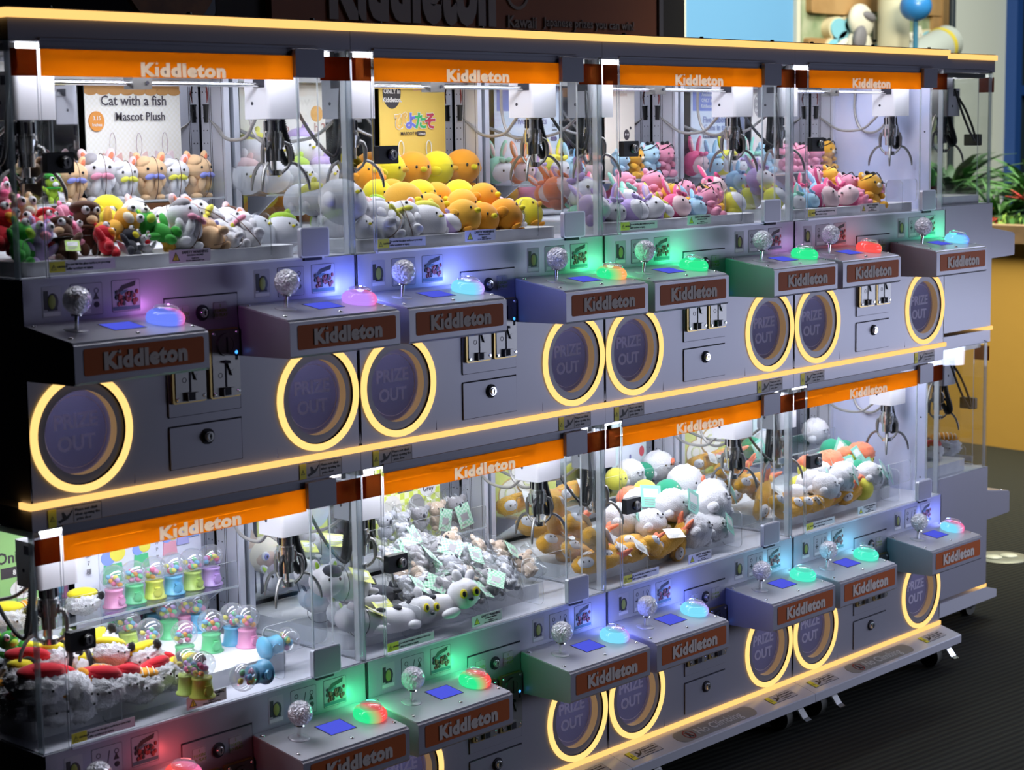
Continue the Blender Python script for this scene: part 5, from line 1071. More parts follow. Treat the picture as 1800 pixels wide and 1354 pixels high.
('fl_c',2.221,0.213,0.661,(-0.3, 0.2, 0.05),1.0,'L3','white fluffy ball plush with mint tag, third from lock box in pile, fluffy-ball window'),
('fl',2.254,0.151,0.626,(-0.3, 0.2, -0.05),1.1,'L3','white fluffy ball plush, second from lock box in pile, fluffy-ball window'),
('ball_gc',2.143,0.188,0.627,(-0.4, 0.3, 0.15),0.9,'L3','dark green ball plush, mint tag, first from lock box in pile, fluffy-ball window'),
('shr',2.020,0.078,0.612,(-0.4, 0.6, 0.25),1.0,'L3','yellow fried shrimp plush, seventh from lock box in pile, fluffy-ball window'),
('fl_c',2.289,0.078,0.623,(-0.3, 0.2, 0.05),1.0,'L3','white fluffy ball plush with mint tag, seventh from lock box in pile, fluffy-ball window'),
('fl_c',2.375,0.239,0.662,(-0.3, -0.3, -0.55),0.9,'L3','white fluffy ball plush with mint tag, fifth from lock box in pile, fluffy-ball window'),
('ball_s',2.179,0.287,0.695,(-0.37, -0.2, -0.05),0.9,'L3','roe-topped yellow ball plush, in pile, fluffy-ball window'),
('shr_c',2.703,0.425,0.720,(0, 0, -0.05),1.05,'L4','yellow fried shrimp plush with white tag, on shelf, blue-backed bottom window'),
('shr',2.817,0.425,0.722,(0, 0, -0.15),1.1,'L4','yellow fried shrimp plush, on shelf, blue-backed bottom window'),
('ball_gc',2.971,0.425,0.729,(0, 0, -0.05),0.95,'L4','dark green ball plush, mint tag, on shelf, blue-backed bottom window'),
('fl_c',3.048,0.425,0.735,(0, 0, -0.05),0.95,'L4','white fluffy ball plush with mint tag, on shelf, blue-backed bottom window'),
('fl',3.339,0.425,0.739,(0, 0, -0.05),1.05,'L4','white fluffy ball plush, on shelf, blue-backed bottom window'),
('shr_c',2.635,0.277,0.716,(-0.4, 0.3, 0.05),1.0,'L4','yellow fried shrimp plush with white tag, first from lock box in pile, blue-backed bottom window'),
('shr_c',2.702,0.304,0.694,(-0.6, -0.4, -0.55),1.05,'L4','yellow fried shrimp plush with white tag, third from lock box in pile, blue-backed bottom window'),
('shr',2.732,0.238,0.675,(-0.2, 0.1, -0.15),1.15,'L4','yellow fried shrimp plush, fourth from lock box in pile, blue-backed bottom window'),
('shr',2.661,0.257,0.665,(-0.4, -0.6, 0.15),1.0,'L4','yellow fried shrimp plush, first from lock box in pile, blue-backed bottom window'),
('shr_c',2.635,0.199,0.679,(-0.4, 0.3, -0.05),1.0,'L4','yellow fried shrimp plush with white tag, second from lock box in pile, blue-backed bottom window'),
('shr',2.635,0.146,0.644,(-0.3, -1.0, 0.15),1.05,'L4','yellow fried shrimp plush, second from lock box in pile, blue-backed bottom window'),
('shr_c',2.697,0.178,0.648,(-0.5, 0.3, -0.55),1.05,'L4','yellow fried shrimp plush with white tag, fourth from lock box in pile, blue-backed bottom window'),
('shr',2.635,0.078,0.631,(-0.4, 0.6, -0.05),1.0,'L4','yellow fried shrimp plush, third from lock box in pile, blue-backed bottom window'),
('ball_gc',3.223,0.285,0.700,(-0.3, -0.3, 0.25),1.05,'L4','dark green ball plush, mint tag, second from lock box in pile, blue-backed bottom window'),
('ball_g',3.297,0.284,0.693,(0.1, -0.23, -0.05),0.9,'L4','dark green smooth ball plush, first from lock box in pile, blue-backed bottom window'),
('ball_s',3.290,0.212,0.675,(0.2, 0.1, 0.05),1.1,'L4','roe-topped yellow ball plush, third from lock box in pile, blue-backed bottom window'),
('ball_s',3.072,0.192,0.679,(0.3, -0.2, -0.55),1.1,'L4','roe-topped yellow ball plush, second from lock box in pile, blue-backed bottom window'),
('ball_s',3.003,0.225,0.674,(0.2, 0.3, -0.05),1.0,'L4','roe-topped yellow ball plush, first from lock box in pile, blue-backed bottom window'),
('ball_sc',3.215,0.216,0.676,(-0.4, 0.3, 0.15),1.0,'L4','roe-topped yellow ball plush, mint tag, in pile, blue-backed bottom window'),
('ball_gc',3.145,0.199,0.661,(-0.3, 0.4, 0.05),1.0,'L4','dark green ball plush, mint tag, third from lock box in pile, blue-backed bottom window'),
('ball_gc',3.183,0.155,0.650,(-0.3, 0.3, 0.15),1.05,'L4','dark green ball plush, mint tag, fourth from lock box in pile, blue-backed bottom window'),
('ball_g',3.112,0.151,0.625,(-0.4, 0.2, -0.05),1.0,'L4','dark green smooth ball plush, second from lock box in pile, blue-backed bottom window'),
('fl_c',2.961,0.159,0.674,(-0.4, 0.4, 0.25),1.0,'L4','white fluffy ball plush with mint tag, first from lock box in pile, blue-backed bottom window'),
('fl_y',3.020,0.177,0.623,(-0.4, 0.2, 0.05),1.0,'L4','pale yellow fluffy ball plush, in pile, blue-backed bottom window'),
('fl_c',2.886,0.138,0.649,(-0.4, 0.3, 0.05),1.2,'L4','white fluffy ball plush with mint tag, second from lock box in pile, blue-backed bottom window'),
('fl',3.032,0.117,0.663,(-0.4, 0.3, -0.05),1.1,'L4','white fluffy ball plush, third from lock box in pile, blue-backed bottom window'),
('ball_s',3.080,0.081,0.620,(-0.8, 0.5, 0.25),1.05,'L4','roe-topped yellow ball plush, fourth from lock box in pile, blue-backed bottom window'),
('fl',3.196,0.131,0.628,(0.1, 0.2, 0.15),1.2,'L4','white fluffy ball plush, fourth from lock box in pile, blue-backed bottom window'),
('fl_c',3.277,0.148,0.621,(-0.3, 0.4, 0.05),0.95,'L4','white fluffy ball plush with mint tag, fifth from lock box in pile, blue-backed bottom window'),
('shr_c',2.783,0.078,0.612,(-0.4, 0.3, 0.05),1.05,'L4','yellow fried shrimp plush with white tag, sixth from lock box in pile, blue-backed bottom window'),
('shr_c',2.950,0.099,0.616,(-0.4, -0.2, -0.45),1.25,'L4','yellow fried shrimp plush with white tag, seventh from lock box in pile, blue-backed bottom window'),
('shr',3.018,0.078,0.612,(-0.2, -0.2, -0.15),1.0,'L4','yellow fried shrimp plush, seventh from lock box in pile, blue-backed bottom window'),
('shr',2.674,0.078,0.612,(-0.14, 0.16, -0.05),1.0,'L4','yellow fried shrimp plush, fifth from lock box in pile, blue-backed bottom window'),
('fl',2.800,0.138,0.630,(-0.2, 0.29, -0.05),0.9,'L4','white fluffy ball plush, first from lock box in pile, blue-backed bottom window'),
('shr',2.837,0.079,0.612,(-0.3, 0.1, -0.15),1.05,'L4','yellow fried shrimp plush, sixth from lock box in pile, blue-backed bottom window'),
('shr_c',2.736,0.085,0.613,(-0.3, 0.4, 0.05),1.05,'L4','yellow fried shrimp plush with white tag, fifth from lock box in pile, blue-backed bottom window'),
('fl_c',3.119,0.078,0.658,(-0.4, 0.2, 0.05),1.0,'L4','white fluffy ball plush with mint tag, fourth from lock box in pile, blue-backed bottom window'),
('fl',2.872,0.078,0.655,(-0.3, 0.3, -0.05),1.0,'L4','white fluffy ball plush, second from lock box in pile, blue-backed bottom window'),
('fl_c',2.954,0.078,0.670,(-0.3, 0.3, 0.05),0.95,'L4','white fluffy ball plush with mint tag, third from lock box in pile, blue-backed bottom window'),
('ball_y',2.920,0.208,0.635,(-0.16, -0.15, -0.05),0.9,'L4','smooth pale yellow ball plush, in pile, blue-backed bottom window'),
('ball_gc',3.117,0.254,0.681,(-0.3, 0.2, -0.55),0.9,'L4','dark green ball plush, mint tag, first from lock box in pile, blue-backed bottom window'),
]
KINDS = {'ball_g':('ball',('jade', None, 5, False),'plush toy'),'ball_gc':('ball',('jade', None, 5, True),'plush toy'),'ball_s':('ball',('lemon', 'salmon', 6, False),'plush toy'),'ball_sc':('ball',('lemon', 'salmon', 6, True),'plush toy'),'ball_y':('ball',('lemon', None, 7, False),'plush toy'),'bear_b':('bear',('sky', True),'plush toy'),'bear_o':('bear',('amber', True),'plush toy'),'bear_p':('bear',('pink', True),'plush toy'),'blob':('blob',('white', None),'plush toy'),'blob_g':('blob',('white', 'lime'),'plush toy'),'blob_l':('blob',('white', 'lilac'),'plush toy'),'blob_p':('blob',('white', 'blush'),'plush toy'),'blob_y':('blob',('white', 'lemon'),'plush toy'),'box':('box',('card',),'box'),'bun_b':('bunny',('blue', 'sky'),'plush toy'),'bun_g':('bunny',('mint', 'white'),'plush toy'),'bun_o':('bunny',('salmon', 'blush'),'plush toy'),'bun_p':('bunny',('lilac', 'white'),'plush toy'),'bun_r':('bunny',('rose', 'blush'),'plush toy'),'bun_y':('bunny',('lemon', 'white'),'plush toy'),'cac':('cactus',(),'plush toy'),'cat_br':('cat',('white', 'brown', 'pink'),'plush toy'),'cat_gw':('cat',('white', 'grey', 'pink'),'plush toy'),'cat_tan':('cat',('tan', 'tan', 'periwinkle'),'plush toy'),'cat_w':('cat',('white', 'white', 'lemon'),'plush toy'),'chick_a':('chick',('amber', 'yellow'),'plush toy'),'chick_o':('chick',('orange', 'yellow'),'plush toy'),'chick_y':('chick',('yellow', 'amber'),'plush toy'),'fl':('fluff',('white', 1, False, False),'plush toy'),'fl_c':('fluff',('white', 3, False, True),'plush toy'),'fl_d':('fluff',('white', 2, True, False),'plush toy'),'fl_y':('fluff',('lemon', 4, False, False),'plush toy'),'gum_blue':('gumball',('gum_blue',),'toy'),'gum_green':('gumball',('gum_green',),'toy'),'gum_lime':('gumball',('gum_lime',),'toy'),'gum_pink':('gumball',('gum_pink',),'toy'),'gum_purple':('gumball',('gum_purple',),'toy'),'gum_yellow':('gumball',('gum_yellow',),'toy'),'koa_beige01':('koala',('beige', 1, False),'plush toy'),'koa_beige02':('koala',('beige', 2, False),'plush toy'),'koa_beige12':('koala',('beige', 2, True),'plush toy'),'koa_grey01':('koala',('grey', 1, False),'plush toy'),'koa_grey02':('koala',('grey', 2, False),'plush toy'),'koa_grey11':('koala',('grey', 1, True),'plush toy'),'koa_grey12':('koala',('grey', 2, True),'plush toy'),'koa_silver01':('koala',('silver', 1, False),'plush toy'),'koa_silver02':('koala',('silver', 2, False),'plush toy'),'koa_silver11':('koala',('silver', 1, True),'plush toy'),'koa_silver12':('koala',('silver', 2, True),'plush toy'),'longcat':('longcat',(),'plush toy'),'orca':('orca',(),'plush toy'),'seal':('seal',('white', 'charcoal'),'plush toy'),'seal2':('seal',('silver', 'grey'),'plush toy'),'shr':('shrimp',(False,),'plush toy'),'shr_c':('shrimp',(True,),'plush toy'),'siam':('siamese',(),'plush toy'),'sus_o':('sushi',('orange', False, False),'plush toy'),'sus_r':('sushi',('red', False, False),'plush toy'),'sus_y':('sushi',('yellow', True, True),'plush toy'),'sus_yy':('sushi',('yellow', False, True),'plush toy'),'toy_amber':('toy',('amber', 'cream', None),'plush toy'),'toy_brown':('toy',('brown', 'tan', 'brown'),'plush toy'),'toy_charcoal':('toy',('charcoal', 'yellow', None),'plush toy'),'toy_green':('toy',('green', 'lime', None),'plush toy'),'toy_lilac':('toy',('lilac', 'pink', None),'plush toy'),'toy_lime':('toy',('lime', 'white', 'green'),'plush toy'),'toy_pink':('toy',('pink', 'rose', None),'plush toy'),'toy_red':('toy',('red', 'orange', None),'plush toy'),'toy_rose':('toy',('rose', 'blush', 'red'),'plush toy'),'toy_tan':('toy',('tan', 'cream', None),'plush toy'),'toy_white':('toy',('white', 'red', None),'plush toy'),'toy_yellow':('toy',('yellow', 'orange', None),'plush toy')}
# ------------------------------------------------------------------ build: machines
M['warm'] = mat('recess_wall_glow', (.62, .48, .32), .45, emit=(1.0, .60, .24), es=.16); M['lime'] = mat('joystick_green', (.30, .34, .05), .6)  # recess wall emits a faint amber in place of ring light falling on it
LC = dict(red=(1.0, .10, .09), green=(.03, .86, .30), teal=(.08, .90, .62), blue=(.16, .24, 1.0), violet=(.56, .28, 1.0), cyan=(.22, .75, 1.0), pink=(1.0, .18, .42), amber=(1.0, .46, .14), lavender=(.55, .40, 1.0), magenta=(.80, .25, .90))
LB = {'violet': led_button('button_violet', LC['violet'], LC['pink'], .012)}
proto = build_machine()
index_children()
MLAB = ['two-deck grey claw machine at the dark end of the row, cat plush above gumball toys',
        'two-deck grey claw machine with round chicks above bagged koalas',
        'two-deck grey claw machine with bears and rabbits above white fluffy balls',
        'two-deck grey claw machine with pale blue side panels behind its claws',
        'nearly empty claw machine turned sideways at the end of the row, facing the planter']
machines = [proto] + [copy_tree(proto) for _ in range(4)]
for i, r in enumerate(machines):
    if i < 4: r.location = (W*i, 0, 0)
    else: r.location = (3.995, .132, 0); r.rotation_euler = (0, 0, PI/2)
    tag(r, MLAB[i], 'claw machine', 'double-deck claw machines')
index_children()
def part_of(root, stem): return [c for c in KIDS.get(root.name, []) if c.name.split('.')[0] == stem]
# each push button glows in its own two colours and throws a little light on the panel behind it
# order: [machine][lower first console, lower second, upper first, upper second]
BTN = [[('red', 'pink', 0), ('green', 'red', -.012), ('blue', 'pink', .014), ('violet', 'pink', .008)],
       [('green', 'red', -.010), ('cyan', 'violet', .006), ('cyan', 'lavender', .0), ('green', 'amber', -.016)],
       [('cyan', 'violet', .010), ('teal', 'teal', 0), ('green', 'green', 0), ('green', 'green', 0)],
       [('teal', 'teal', 0), ('cyan', 'pink', -.010), ('red', 'green', .022), ('cyan', 'blue', -.004)],
       [('blue', 'blue', 0), ('blue', 'blue', 0), ('blue', 'violet', 0), ('blue', 'blue', 0)]]
GLOW = [['red', 'green', 'magenta', 'blue'], ['green', 'blue', 'blue', 'green'], ['blue', 'cyan', 'green', 'magenta'], ['cyan', 'blue', 'red', 'green']]
GE = [[.05, .16, .05, .34], [.16, .26, .34, .22], [.24, .14, .22, .05], [.14, .26, .04, .20]]
_bm = {}
for i, r in enumerate(machines):
    cons = part_of(r, 'control_console')
    for j, c in enumerate(cons):
        ca, cb, sp = BTN[i][j]; key = (ca, cb, sp)
        if key not in _bm: _bm[key] = led_button('button_%s_%s' % (ca, cb), LC[ca], LC[cb], sp)
        b = part_of(c, 'push_button')[0]
        if i or True:
            me = b.data.copy(); me.materials[0] = _bm[key]; b.data = me
        if i < 4:
            zc = TIERS[j//2]['b']-.089; x = W*i + CX[j % 2] + .275
            lamp('button_lamp', 'POINT', (x+.030, -.050, zc+.018), GE[i][j]*1.9, LC[GLOW[i][j]], (.012, 0))
# white light inside each window: the strip lamp under the cavity ceiling
for i in range(4):
    for T, e in ((TIERS[1], 2.3), (TIERS[0], 2.6)):
        lamp('cavity_lamp', 'AREA', (W*i + W/2, .055, T['f']-.012), e*.72, (.90, .92, 1.0), (W-.12, .04), (W*i + W/2, .16, T['b']), 170)
        lamp('back_lamp', 'AREA', (W*i + W/2, .27, T['f']-.008), e*1.05, (.88, .90, 1.0), (W-.2, .10), (W*i + W/2, .27, T['b']), 170)
for T in TIERS: lamp('cavity_lamp', 'AREA', (3.995-.20, .132+W/2, T['f']-.012), 1.0, (1, .95, .9), (.05, W-.2), (3.995-.20, .132+W/2, T['b']))
def strip_end(root, x, hi):
    for z, h, pr, d in ((TIERS[1]['s'], .0128, .008, .035), (TIERS[1]['top'], .0175, .007, .30)):
        m = MB(); m.rrect(x-.0065 if not hi else x-.0004, -pr, x+.0004 if not hi else x+.0065, d, .003, 'z', z+.0001, z+h-.0001, 0, 4); m.build('light_strip_end', [M['amber']], root)
for c in part_of(machines[4], 'sliding_window'):      # the sideways machine has no orange band
    for x in list(KIDS.get(c.name, [])):
        if x.name.split('.')[0] in ('orange_band', 'brand_lettering'): bpy.data.objects.remove(x)
for i in range(4):
    for T in TIERS:
        for cx in RC: lamp('chute_fill', 'POINT', (W*i+cx-.03, .20, T['b']-.16), .60, (.62, .62, 1.0), (.03, 0))  # unseen lights added inside the chutes to brighten the prize flaps
strip_end(machines[0], .0, False); strip_end(machines[3], W, True); strip_end(machines[4], 0, False); strip_end(machines[4], W, True)
for T in TIERS:   # solid side panels with clouds on the last machine of the row
    m = MB(); m.box(W-.0085, .058, T['b']+.002, W-.0062, .414, T['f']-.002, 0)
    for z in (T['b']+.05, T['b']+.25): m.cyl((W-.0090, .075, z), (W-.0080, .075, z), .003, None, 10, 1)
    m.build('side_panel', [M['sky'], M['dark']], machines[3])

# ------------------------------------------------------------------ posters inside the windows
def colmat(c, r=.6): 
    k = 'print_%d_%d_%d' % tuple(int(x*255) for x in c)
    if k not in _PM: _PM[k] = mat(k, c, r)
    return _PM[k]
class Poster:
    def __init__(s, mi, x0, x1, z0, z1, bg, label):
        s.x0, s.z0, s.x1, s.z1 = W*mi+x0, z0, W*mi+x1, z1; s.m = MB(); s.mats = [colmat(bg) if isinstance(bg, tuple) else bg]; s.y = .4905; s.lab = label; s.lv = 0
        s.m.box(s.x0, s.y, z0, s.x1, s.y+.003, z1, 0)
    def mi(s, c):
        m = c if not isinstance(c, tuple) else colmat(c)
        if m not in s.mats: s.mats.append(m)
        return s.mats.index(m)
    def f(s): s.lv += 1; return s.y-.00025*s.lv
    def rect(s, x, z, w, h, c, r=0):
        y = s.f(); x += s.x0
        if r: s.m.rrect(x, z, x+w, z+h, r, 'y', y, s.y, s.mi(c), 4)
        else: s.m.box(x, y, z, x+w, s.y, z+h, s.mi(c))
    def poly(s, pts, c): y = s.f(); s.m.prism([(s.x0+a, b) for a, b in pts], 'y', y, s.y, s.mi(c))
    def oval(s, x, z, rx, rz, c, n=24): s.poly([(x+rx*math.cos(2*PI*i/n), z+rz*math.sin(2*PI*i/n)) for i in range(n)], c)
    def text(s, t, x, z, size, c, al='LEFT', bold=.01, out=None):
        if out is not None: s.m.put(text(t, size, bold+.032, .0003, 3, al), FRONT(s.x0+x, s.f(), z), s.mi(out))
        s.m.put(text(t, size, bold, .0003, 2, al), FRONT(s.x0+x, s.f()-.0003, z), s.mi(c))
    def line(s, pts, r, c, closed=False): y = s.f(); s.m.tube([(s.x0+a, y, b) for a, b in pts], r, 5, s.mi(c), closed)
    def done(s):
        o = s.m.build('poster', s.mats); tag(o, s.lab, 'poster', 'posters inside the claw machines'); return o
INKC = (.05, .04, .05); WH = (.82, .81, .80)
def catface(p, x, z, s, body, ear, patch=None):
    for q in (-1, 1): p.poly([(x+q*s*.95, z+s*.35), (x+q*s*.25, z+s*.75), (x+q*s*.85, z+s*1.15)], ear)
    p.oval(x, z, s, s*.85, body)
    if patch: p.oval(x-s*.45, z+s*.42, s*.48, s*.36, patch)
    p.oval(x+s*.35, z-.1*s, s*.09, s*.11, INKC, 10)
    p.line([(x+.28*s*math.sin(a), z+s*1.75+.95*s*math.cos(a)) for a in [2*PI*i/20 for i in range(20)]], .0007, (.45, .34, .38), True)
U, Lw = TIERS[1], TIERS[0]
p = Poster(0, .504, .768, 1.58, 1.925, gingham('cream_gingham', (.80, .78, .70), (.84, .83, .80), 150), 'cream gingham poster reading Cat with a fish, behind the cat plush')
p.rect(0, 1.856, .264, .069, (.52, .26, .08))
for i in range(8): p.oval(.0165+.033*i, 1.856, .0175, .008, (.52, .26, .08), 16)
p.text('Kiddleton', .02, 1.880, .030, WH, bold=.02); p.text('Cat with a fish', .132, 1.826, .0315, INKC, 'CENTER', .012, WH); p.text('Mascot Plush', .148, 1.792, .0265, INKC, 'CENTER', .012, WH)
p.oval(.028, 1.790, .0205, .0225, (.74, .29, .05)); p.text('3.15', .028, 1.793, .0125, WH, 'CENTER'); p.text('Inches', .028, 1.779, .0105, WH, 'CENTER')
catface(p, .067, 1.686, .029, (.80, .80, .82), (.70, .42, .38), (.42, .40, .38)); catface(p, .139, 1.690, .027, (.80, .76, .76), (.74, .52, .50)); catface(p, .211, 1.691, .027, (.76, .75, .80), (.76, .62, .66))
p.rect(0, 1.580, .264, .022, (.34, .14, .05)); p.done()
p = Poster(1, .087, .361, 1.62, 1.925, (.80, .78, .70), 'cream poster with lime circle, behind the white mochi plush')
p.oval(.05, 1.85, .036, .045, (.50, .62, .12)); p.text('Fui mo', .07, 1.762, .030, (.44, .20, .16)); p.text('h 2', .235, 1.762, .030, (.44, .20, .16)); p.oval(.245, 1.806, .020, .020, (.78, .42, .10)); p.oval(.215, 1.72, .045, .012, (.50, .36, .70)); p.done()
p = Poster(1, .549, .790, 1.58, 1.928, (.84, .60, .13), 'yellow poster with colourful Japanese lettering, behind the round chicks')
p.oval(.045, 1.862, .033, .044, (.05, .045, .05)); 
for i, t in enumerate(('Available', 'ONLY in', 'Kiddleton.')): p.text(t, .045, 1.880-.022*i, .0165, WH, 'CENTER', .03)
p.text('Kiddleton', .150, 1.888, .020, (.80, .50, .30), 'CENTER'); p.text('Exclusive', .155, 1.866, .018, (.86, .52, .40), 'CENTER')
for ch, x, c in (('\u3074', .050, (.80, .50, .12)), ('\u3088', .087, (.16, .18, .66)), ('\u305f', .122, (.05, .46, .14)), ('\u305d', .158, (.52, .05, .10))): p.text(ch, x, 1.770, .046, c, 'LEFT', .035, WH)
p.text('MASCOT PLUSH', .070, 1.750, .0125, INKC); p.rect(.133, 1.748, .030, .012, (.10, .08, .08), .005); p.text('3.54inch', .148, 1.7508, .0075, WH, 'CENTER')
for x in (.070, .172):
    p.oval(x, 1.650, .039, .047, WH); p.oval(x, 1.648, .035, .043, (.84, .46, .10) if x < .1 else (.66, .72, .06)); p.line([(x+.010*math.sin(a), 1.714+.021*math.cos(a)) for a in [2*PI*i/20 for i in range(20)]], .0016, WH, True)
p.rect(.0, 1.58, .241, .05, (.76, .30, .06)); p.done()
def rabbits(mi, x0, x1, lab, gem):
    p = Poster(mi, x0, x1, 1.60, 1.895, (.60, .68, .80), lab); w_ = x1-x0
    p.rect(.01, 1.812, w_*.60, .066, (.16, .22, .58)); 
    for i, t in enumerate(('Available', 'ONLY in', 'Kiddleton.')): p.text(t, .012+w_*.30, 1.858-.018*i, .0155, (.66, .72, .84), 'CENTER', .025)
    p.text('Five Rabbits', w_*.55, 1.776, .028, (.24, .28, .50), 'CENTER', .02)
    if gem: p.text('Gems in the', w_*.55, 1.752, .026, (.24, .28, .50), 'CENTER', .02)
    p.text('Face Mascot Plush', w_*.52, 1.728, .0165, (.12, .12, .22), 'CENTER', .02); p.rect(w_*.86, 1.728, .026, .012, (.12, .10, .20), .005)
    p.text('3.54', w_-.022, 1.768, .012, INKC, 'CENTER'); p.text('inches', w_-.022, 1.757, .008, INKC, 'CENTER'); p.done()
rabbits(2, .124, .394, 'pale blue poster with dark blue label, in the bear window', False)
rabbits(3, .156, .390, 'pale blue poster reading Five Rabbits Gems, in the blue-backed top window', True)
p = Poster(2, .600, .738, 1.60, 1.92, (.80, .74, .66), 'plain cream poster with a small black blob face, behind the bear plush')
p.text('Kiddleton', .060, 1.880, .024, (.66, .42, .30), 'CENTER'); p.text('Exclusive', .070, 1.856, .018, (.66, .50, .42), 'CENTER'); p.oval(.100, 1.742, .013, .016, INKC); p.oval(.095, 1.743, .003, .0035, WH, 10); p.oval(.105, 1.743, .003, .0035, WH, 10); p.oval(.118, 1.762, .0035, .0045, INKC, 10); p.done()
p = Poster(3, .480, .700, 1.60, 1.92, (.78, .74, .70), 'cream poster with a grey round badge, in the blue-backed top window')
p.oval(.045, 1.83, .034, .040, (.36, .34, .34))
for i, t in enumerate(('Available', 'ONLY in', 'Kiddleton.')): p.text(t, .045, 1.848-.019*i, .014, WH, 'CENTER', .025)
p.done()
p = Poster(0, .185, .330, .66, .985, (.30, .56, .20), 'green poster reading Onigiri, behind the sushi plush')
p.text('Onigiri', .135, .826, .036, INKC, 'RIGHT', .02); p.rect(.045, .792, .093, .024, INKC); p.text('8 designs', .134, .798, .016, WH, 'RIGHT', .02); p.oval(.100, .763, .034, .022, WH); p.text('3.15', .104, .765, .018, INKC, 'CENTER'); p.text('inches', .104, .752, .013, INKC, 'CENTER')
catface(p, .09, .70, .035, (.80, .78, .78), (.70, .25, .2)); p.done()
p = Poster(0, .420, .782, .640, .985, (.70, .72, .86), 'white poster with drawn gumball toys, behind the shelf of gumball toys')
p.rect(.0, .640, .066, .345, (.76, .78, .90)); p.rect(.066, .640, .001, .345, (.3, .3, .4))
for x, z, c, s in ((.105, .775, (.10, .50, .28), 1.0), (.185, .785, (.10, .55, .26), .75), (.268, .80, (.75, .35, .45), .7), (.306, .815, (.4, .4, .75), .6), (.335, .83, (.2, .4, .8), .6)):
    p.poly([(x-.030*s, z-.045*s), (x+.030*s, z-.045*s), (x+.025*s, z), (x-.025*s, z)], c); p.oval(x-.012*s, z+.016*s, .020*s, .018*s, (.25, .35, .80), 14); p.oval(x+.014*s, z+.024*s, .022*s, .020*s, (.80, .72, .10), 14); p.oval(x-.010*s, z+.044*s, .012*s, .012*s, (.70, .08, .10), 12)
for i, ch in enumerate('\u51687\u7a2e'): p.text(ch, .035, .805-.020*i, .014, INKC, 'CENTER', 0)
for i, ch in enumerate('\u30ac\u30c1\u30e3\u30ac\u30c1\u30e3'): p.text(ch, .226, .850-.016*i, .011, INKC, 'CENTER', 0)
for x, c in ((.262, (.80, .55, .60)), (.296, (.30, .45, .70)), (.330, (.30, .48, .74))): p.oval(x, .880, .014, .020, c); p.oval(x, .888, .010, .012, (.82, .82, .86))
p.rect(.07, .652, .292, .012, (.12, .16, .62)); p.done()
p = Poster(1, .097, .330, .68, .985, (.56, .60, .14), 'olive yellow poster behind the white and grey cat plush')
p.oval(.12, .85, .05, .04, (.75, .75, .68)); p.oval(.19, .80, .05, .045, (.40, .45, .48)); p.line([(.05+.014*math.sin(a), .80+.03*math.cos(a)) for a in [2*PI*i/16 for i in range(16)]], .0008, INKC, True); p.done()
p = Poster(1, .500, .742, .66, .985, YGING, 'lime gingham poster reading 2 Colors Grey, behind the bagged koalas')
p.rect(.080, .801, .062, .020, (.10, .09, .08), .006); p.text('2 Colors', .111, .805, .0145, WH, 'CENTER', .03); p.oval(.195, .800, .030, .022, WH); p.text('Grey', .195, .793, .020, INKC, 'CENTER')
p.oval(.06, .76, .034, .040, (.74, .70, .66)); p.oval(.15, .755, .030, .036, (.34, .33, .34)); p.done()
def shrimp_poster(mi, x0, x1, lab):
    p = Poster(mi, x0, x1, .66, .985, (.60, .66, .18), lab)
    for dx, dz in ((.07, .735), (.145, .765)):
        for g, c in ((.010, (.55, .38, .14)), (.006, (.82, .82, .78))):
            p.oval(dx, dz, .046+g, .034+g, c); p.oval(dx+.03, dz+.05, .024+g, .034+g, c)
            for q in (-1, 0, 1): p.oval(dx+.034+q*.016, dz+.092, .007+g, .018+g*.6, c)
        p.oval(dx-.006, dz+.002, .024, .020, (.66, .72, .42)); p.oval(dx-.006, dz+.002, .018, .014, (.82, .82, .78))
    p.done()
shrimp_poster(2, .099, .362, 'lime poster with two outlined shrimps, in the fluffy-ball window'); shrimp_poster(3, .111, .375, 'lime poster with two outlined shrimps, in the blue-backed bottom window')
def mint_poster(mi, x0, x1, lab):
    p = Poster(mi, x0, x1, .66, .985, (.62, .76, .76), lab); w_ = x1-x0
    p.oval(w_*.52, .775, .060, .052, (.72, .76, .84)); p.oval(w_*.86, .778, .012, .016, (.62, .10, .12)); p.oval(w_*.52, .768, .005, .007, (.2, .2, .4), 10); p.done()
mint_poster(2, .620, .785, 'pale mint poster with white animal cheek, behind the fluffy balls'); mint_poster(3, .490, .640, 'pale mint poster with white animal cheek, in the blue-backed bottom window')

# ------------------------------------------------------------------ prizes
ROOTS = {}
def prize(key, loc, rot, s, cav, label, noun=None):
    kind, args, cat = KINDS[key]
    if key not in ROOTS:
        r = MAKE[kind](*args); ROOTS[key] = r
        KIDS[r.name] = [x for x in bpy.data.objects if x.parent is r]
    else: r = copy_tree(ROOTS[key])
    r.location = loc; r.rotation_euler = rot; r.scale = (s, s, s)
    tag(r, label, cat, '%s prizes in the %s' % (r.name.split('.')[0].replace('_', ' '), WIN.get(cav, cav)))
    return r
WIN = {'U1': 'cat-poster window', 'U2': 'chick window', 'U3': 'bear window', 'U4': 'blue-backed top window', 'L1': 'gumball window', 'L2': 'koala window', 'L3': 'fluffy-ball window', 'L4': 'blue-backed bottom window'}
for key, x, y, z, rot, s, cav, label in PRIZES: prize(key, (x, y, z), rot, s, cav, label)
prize('cac', (3.86, .30, U['b']+.086), (0, 0, .2), 1.0, 'end machine', 'green cactus plush alone on the floor of the sideways end machine')
prize('box', (3.70, .62, U['b']+.052), (0, 0, .3), 1.1, 'end machine', 'white prize box with grey lid on the floor of the sideways end machine')
prize('sus_o', (3.93, .27, Lw['b']+.072), (0, 0, -.9), 1.2, 'end machine', 'orange striped sushi plush in the bottom window of the sideways end machine')
prize('sus_r', (3.80, .25, Lw['b']+.072), (0, 0, -.5), 1.0, 'end machine', 'red-topped white sushi plush in the bottom window of the sideways end machine')
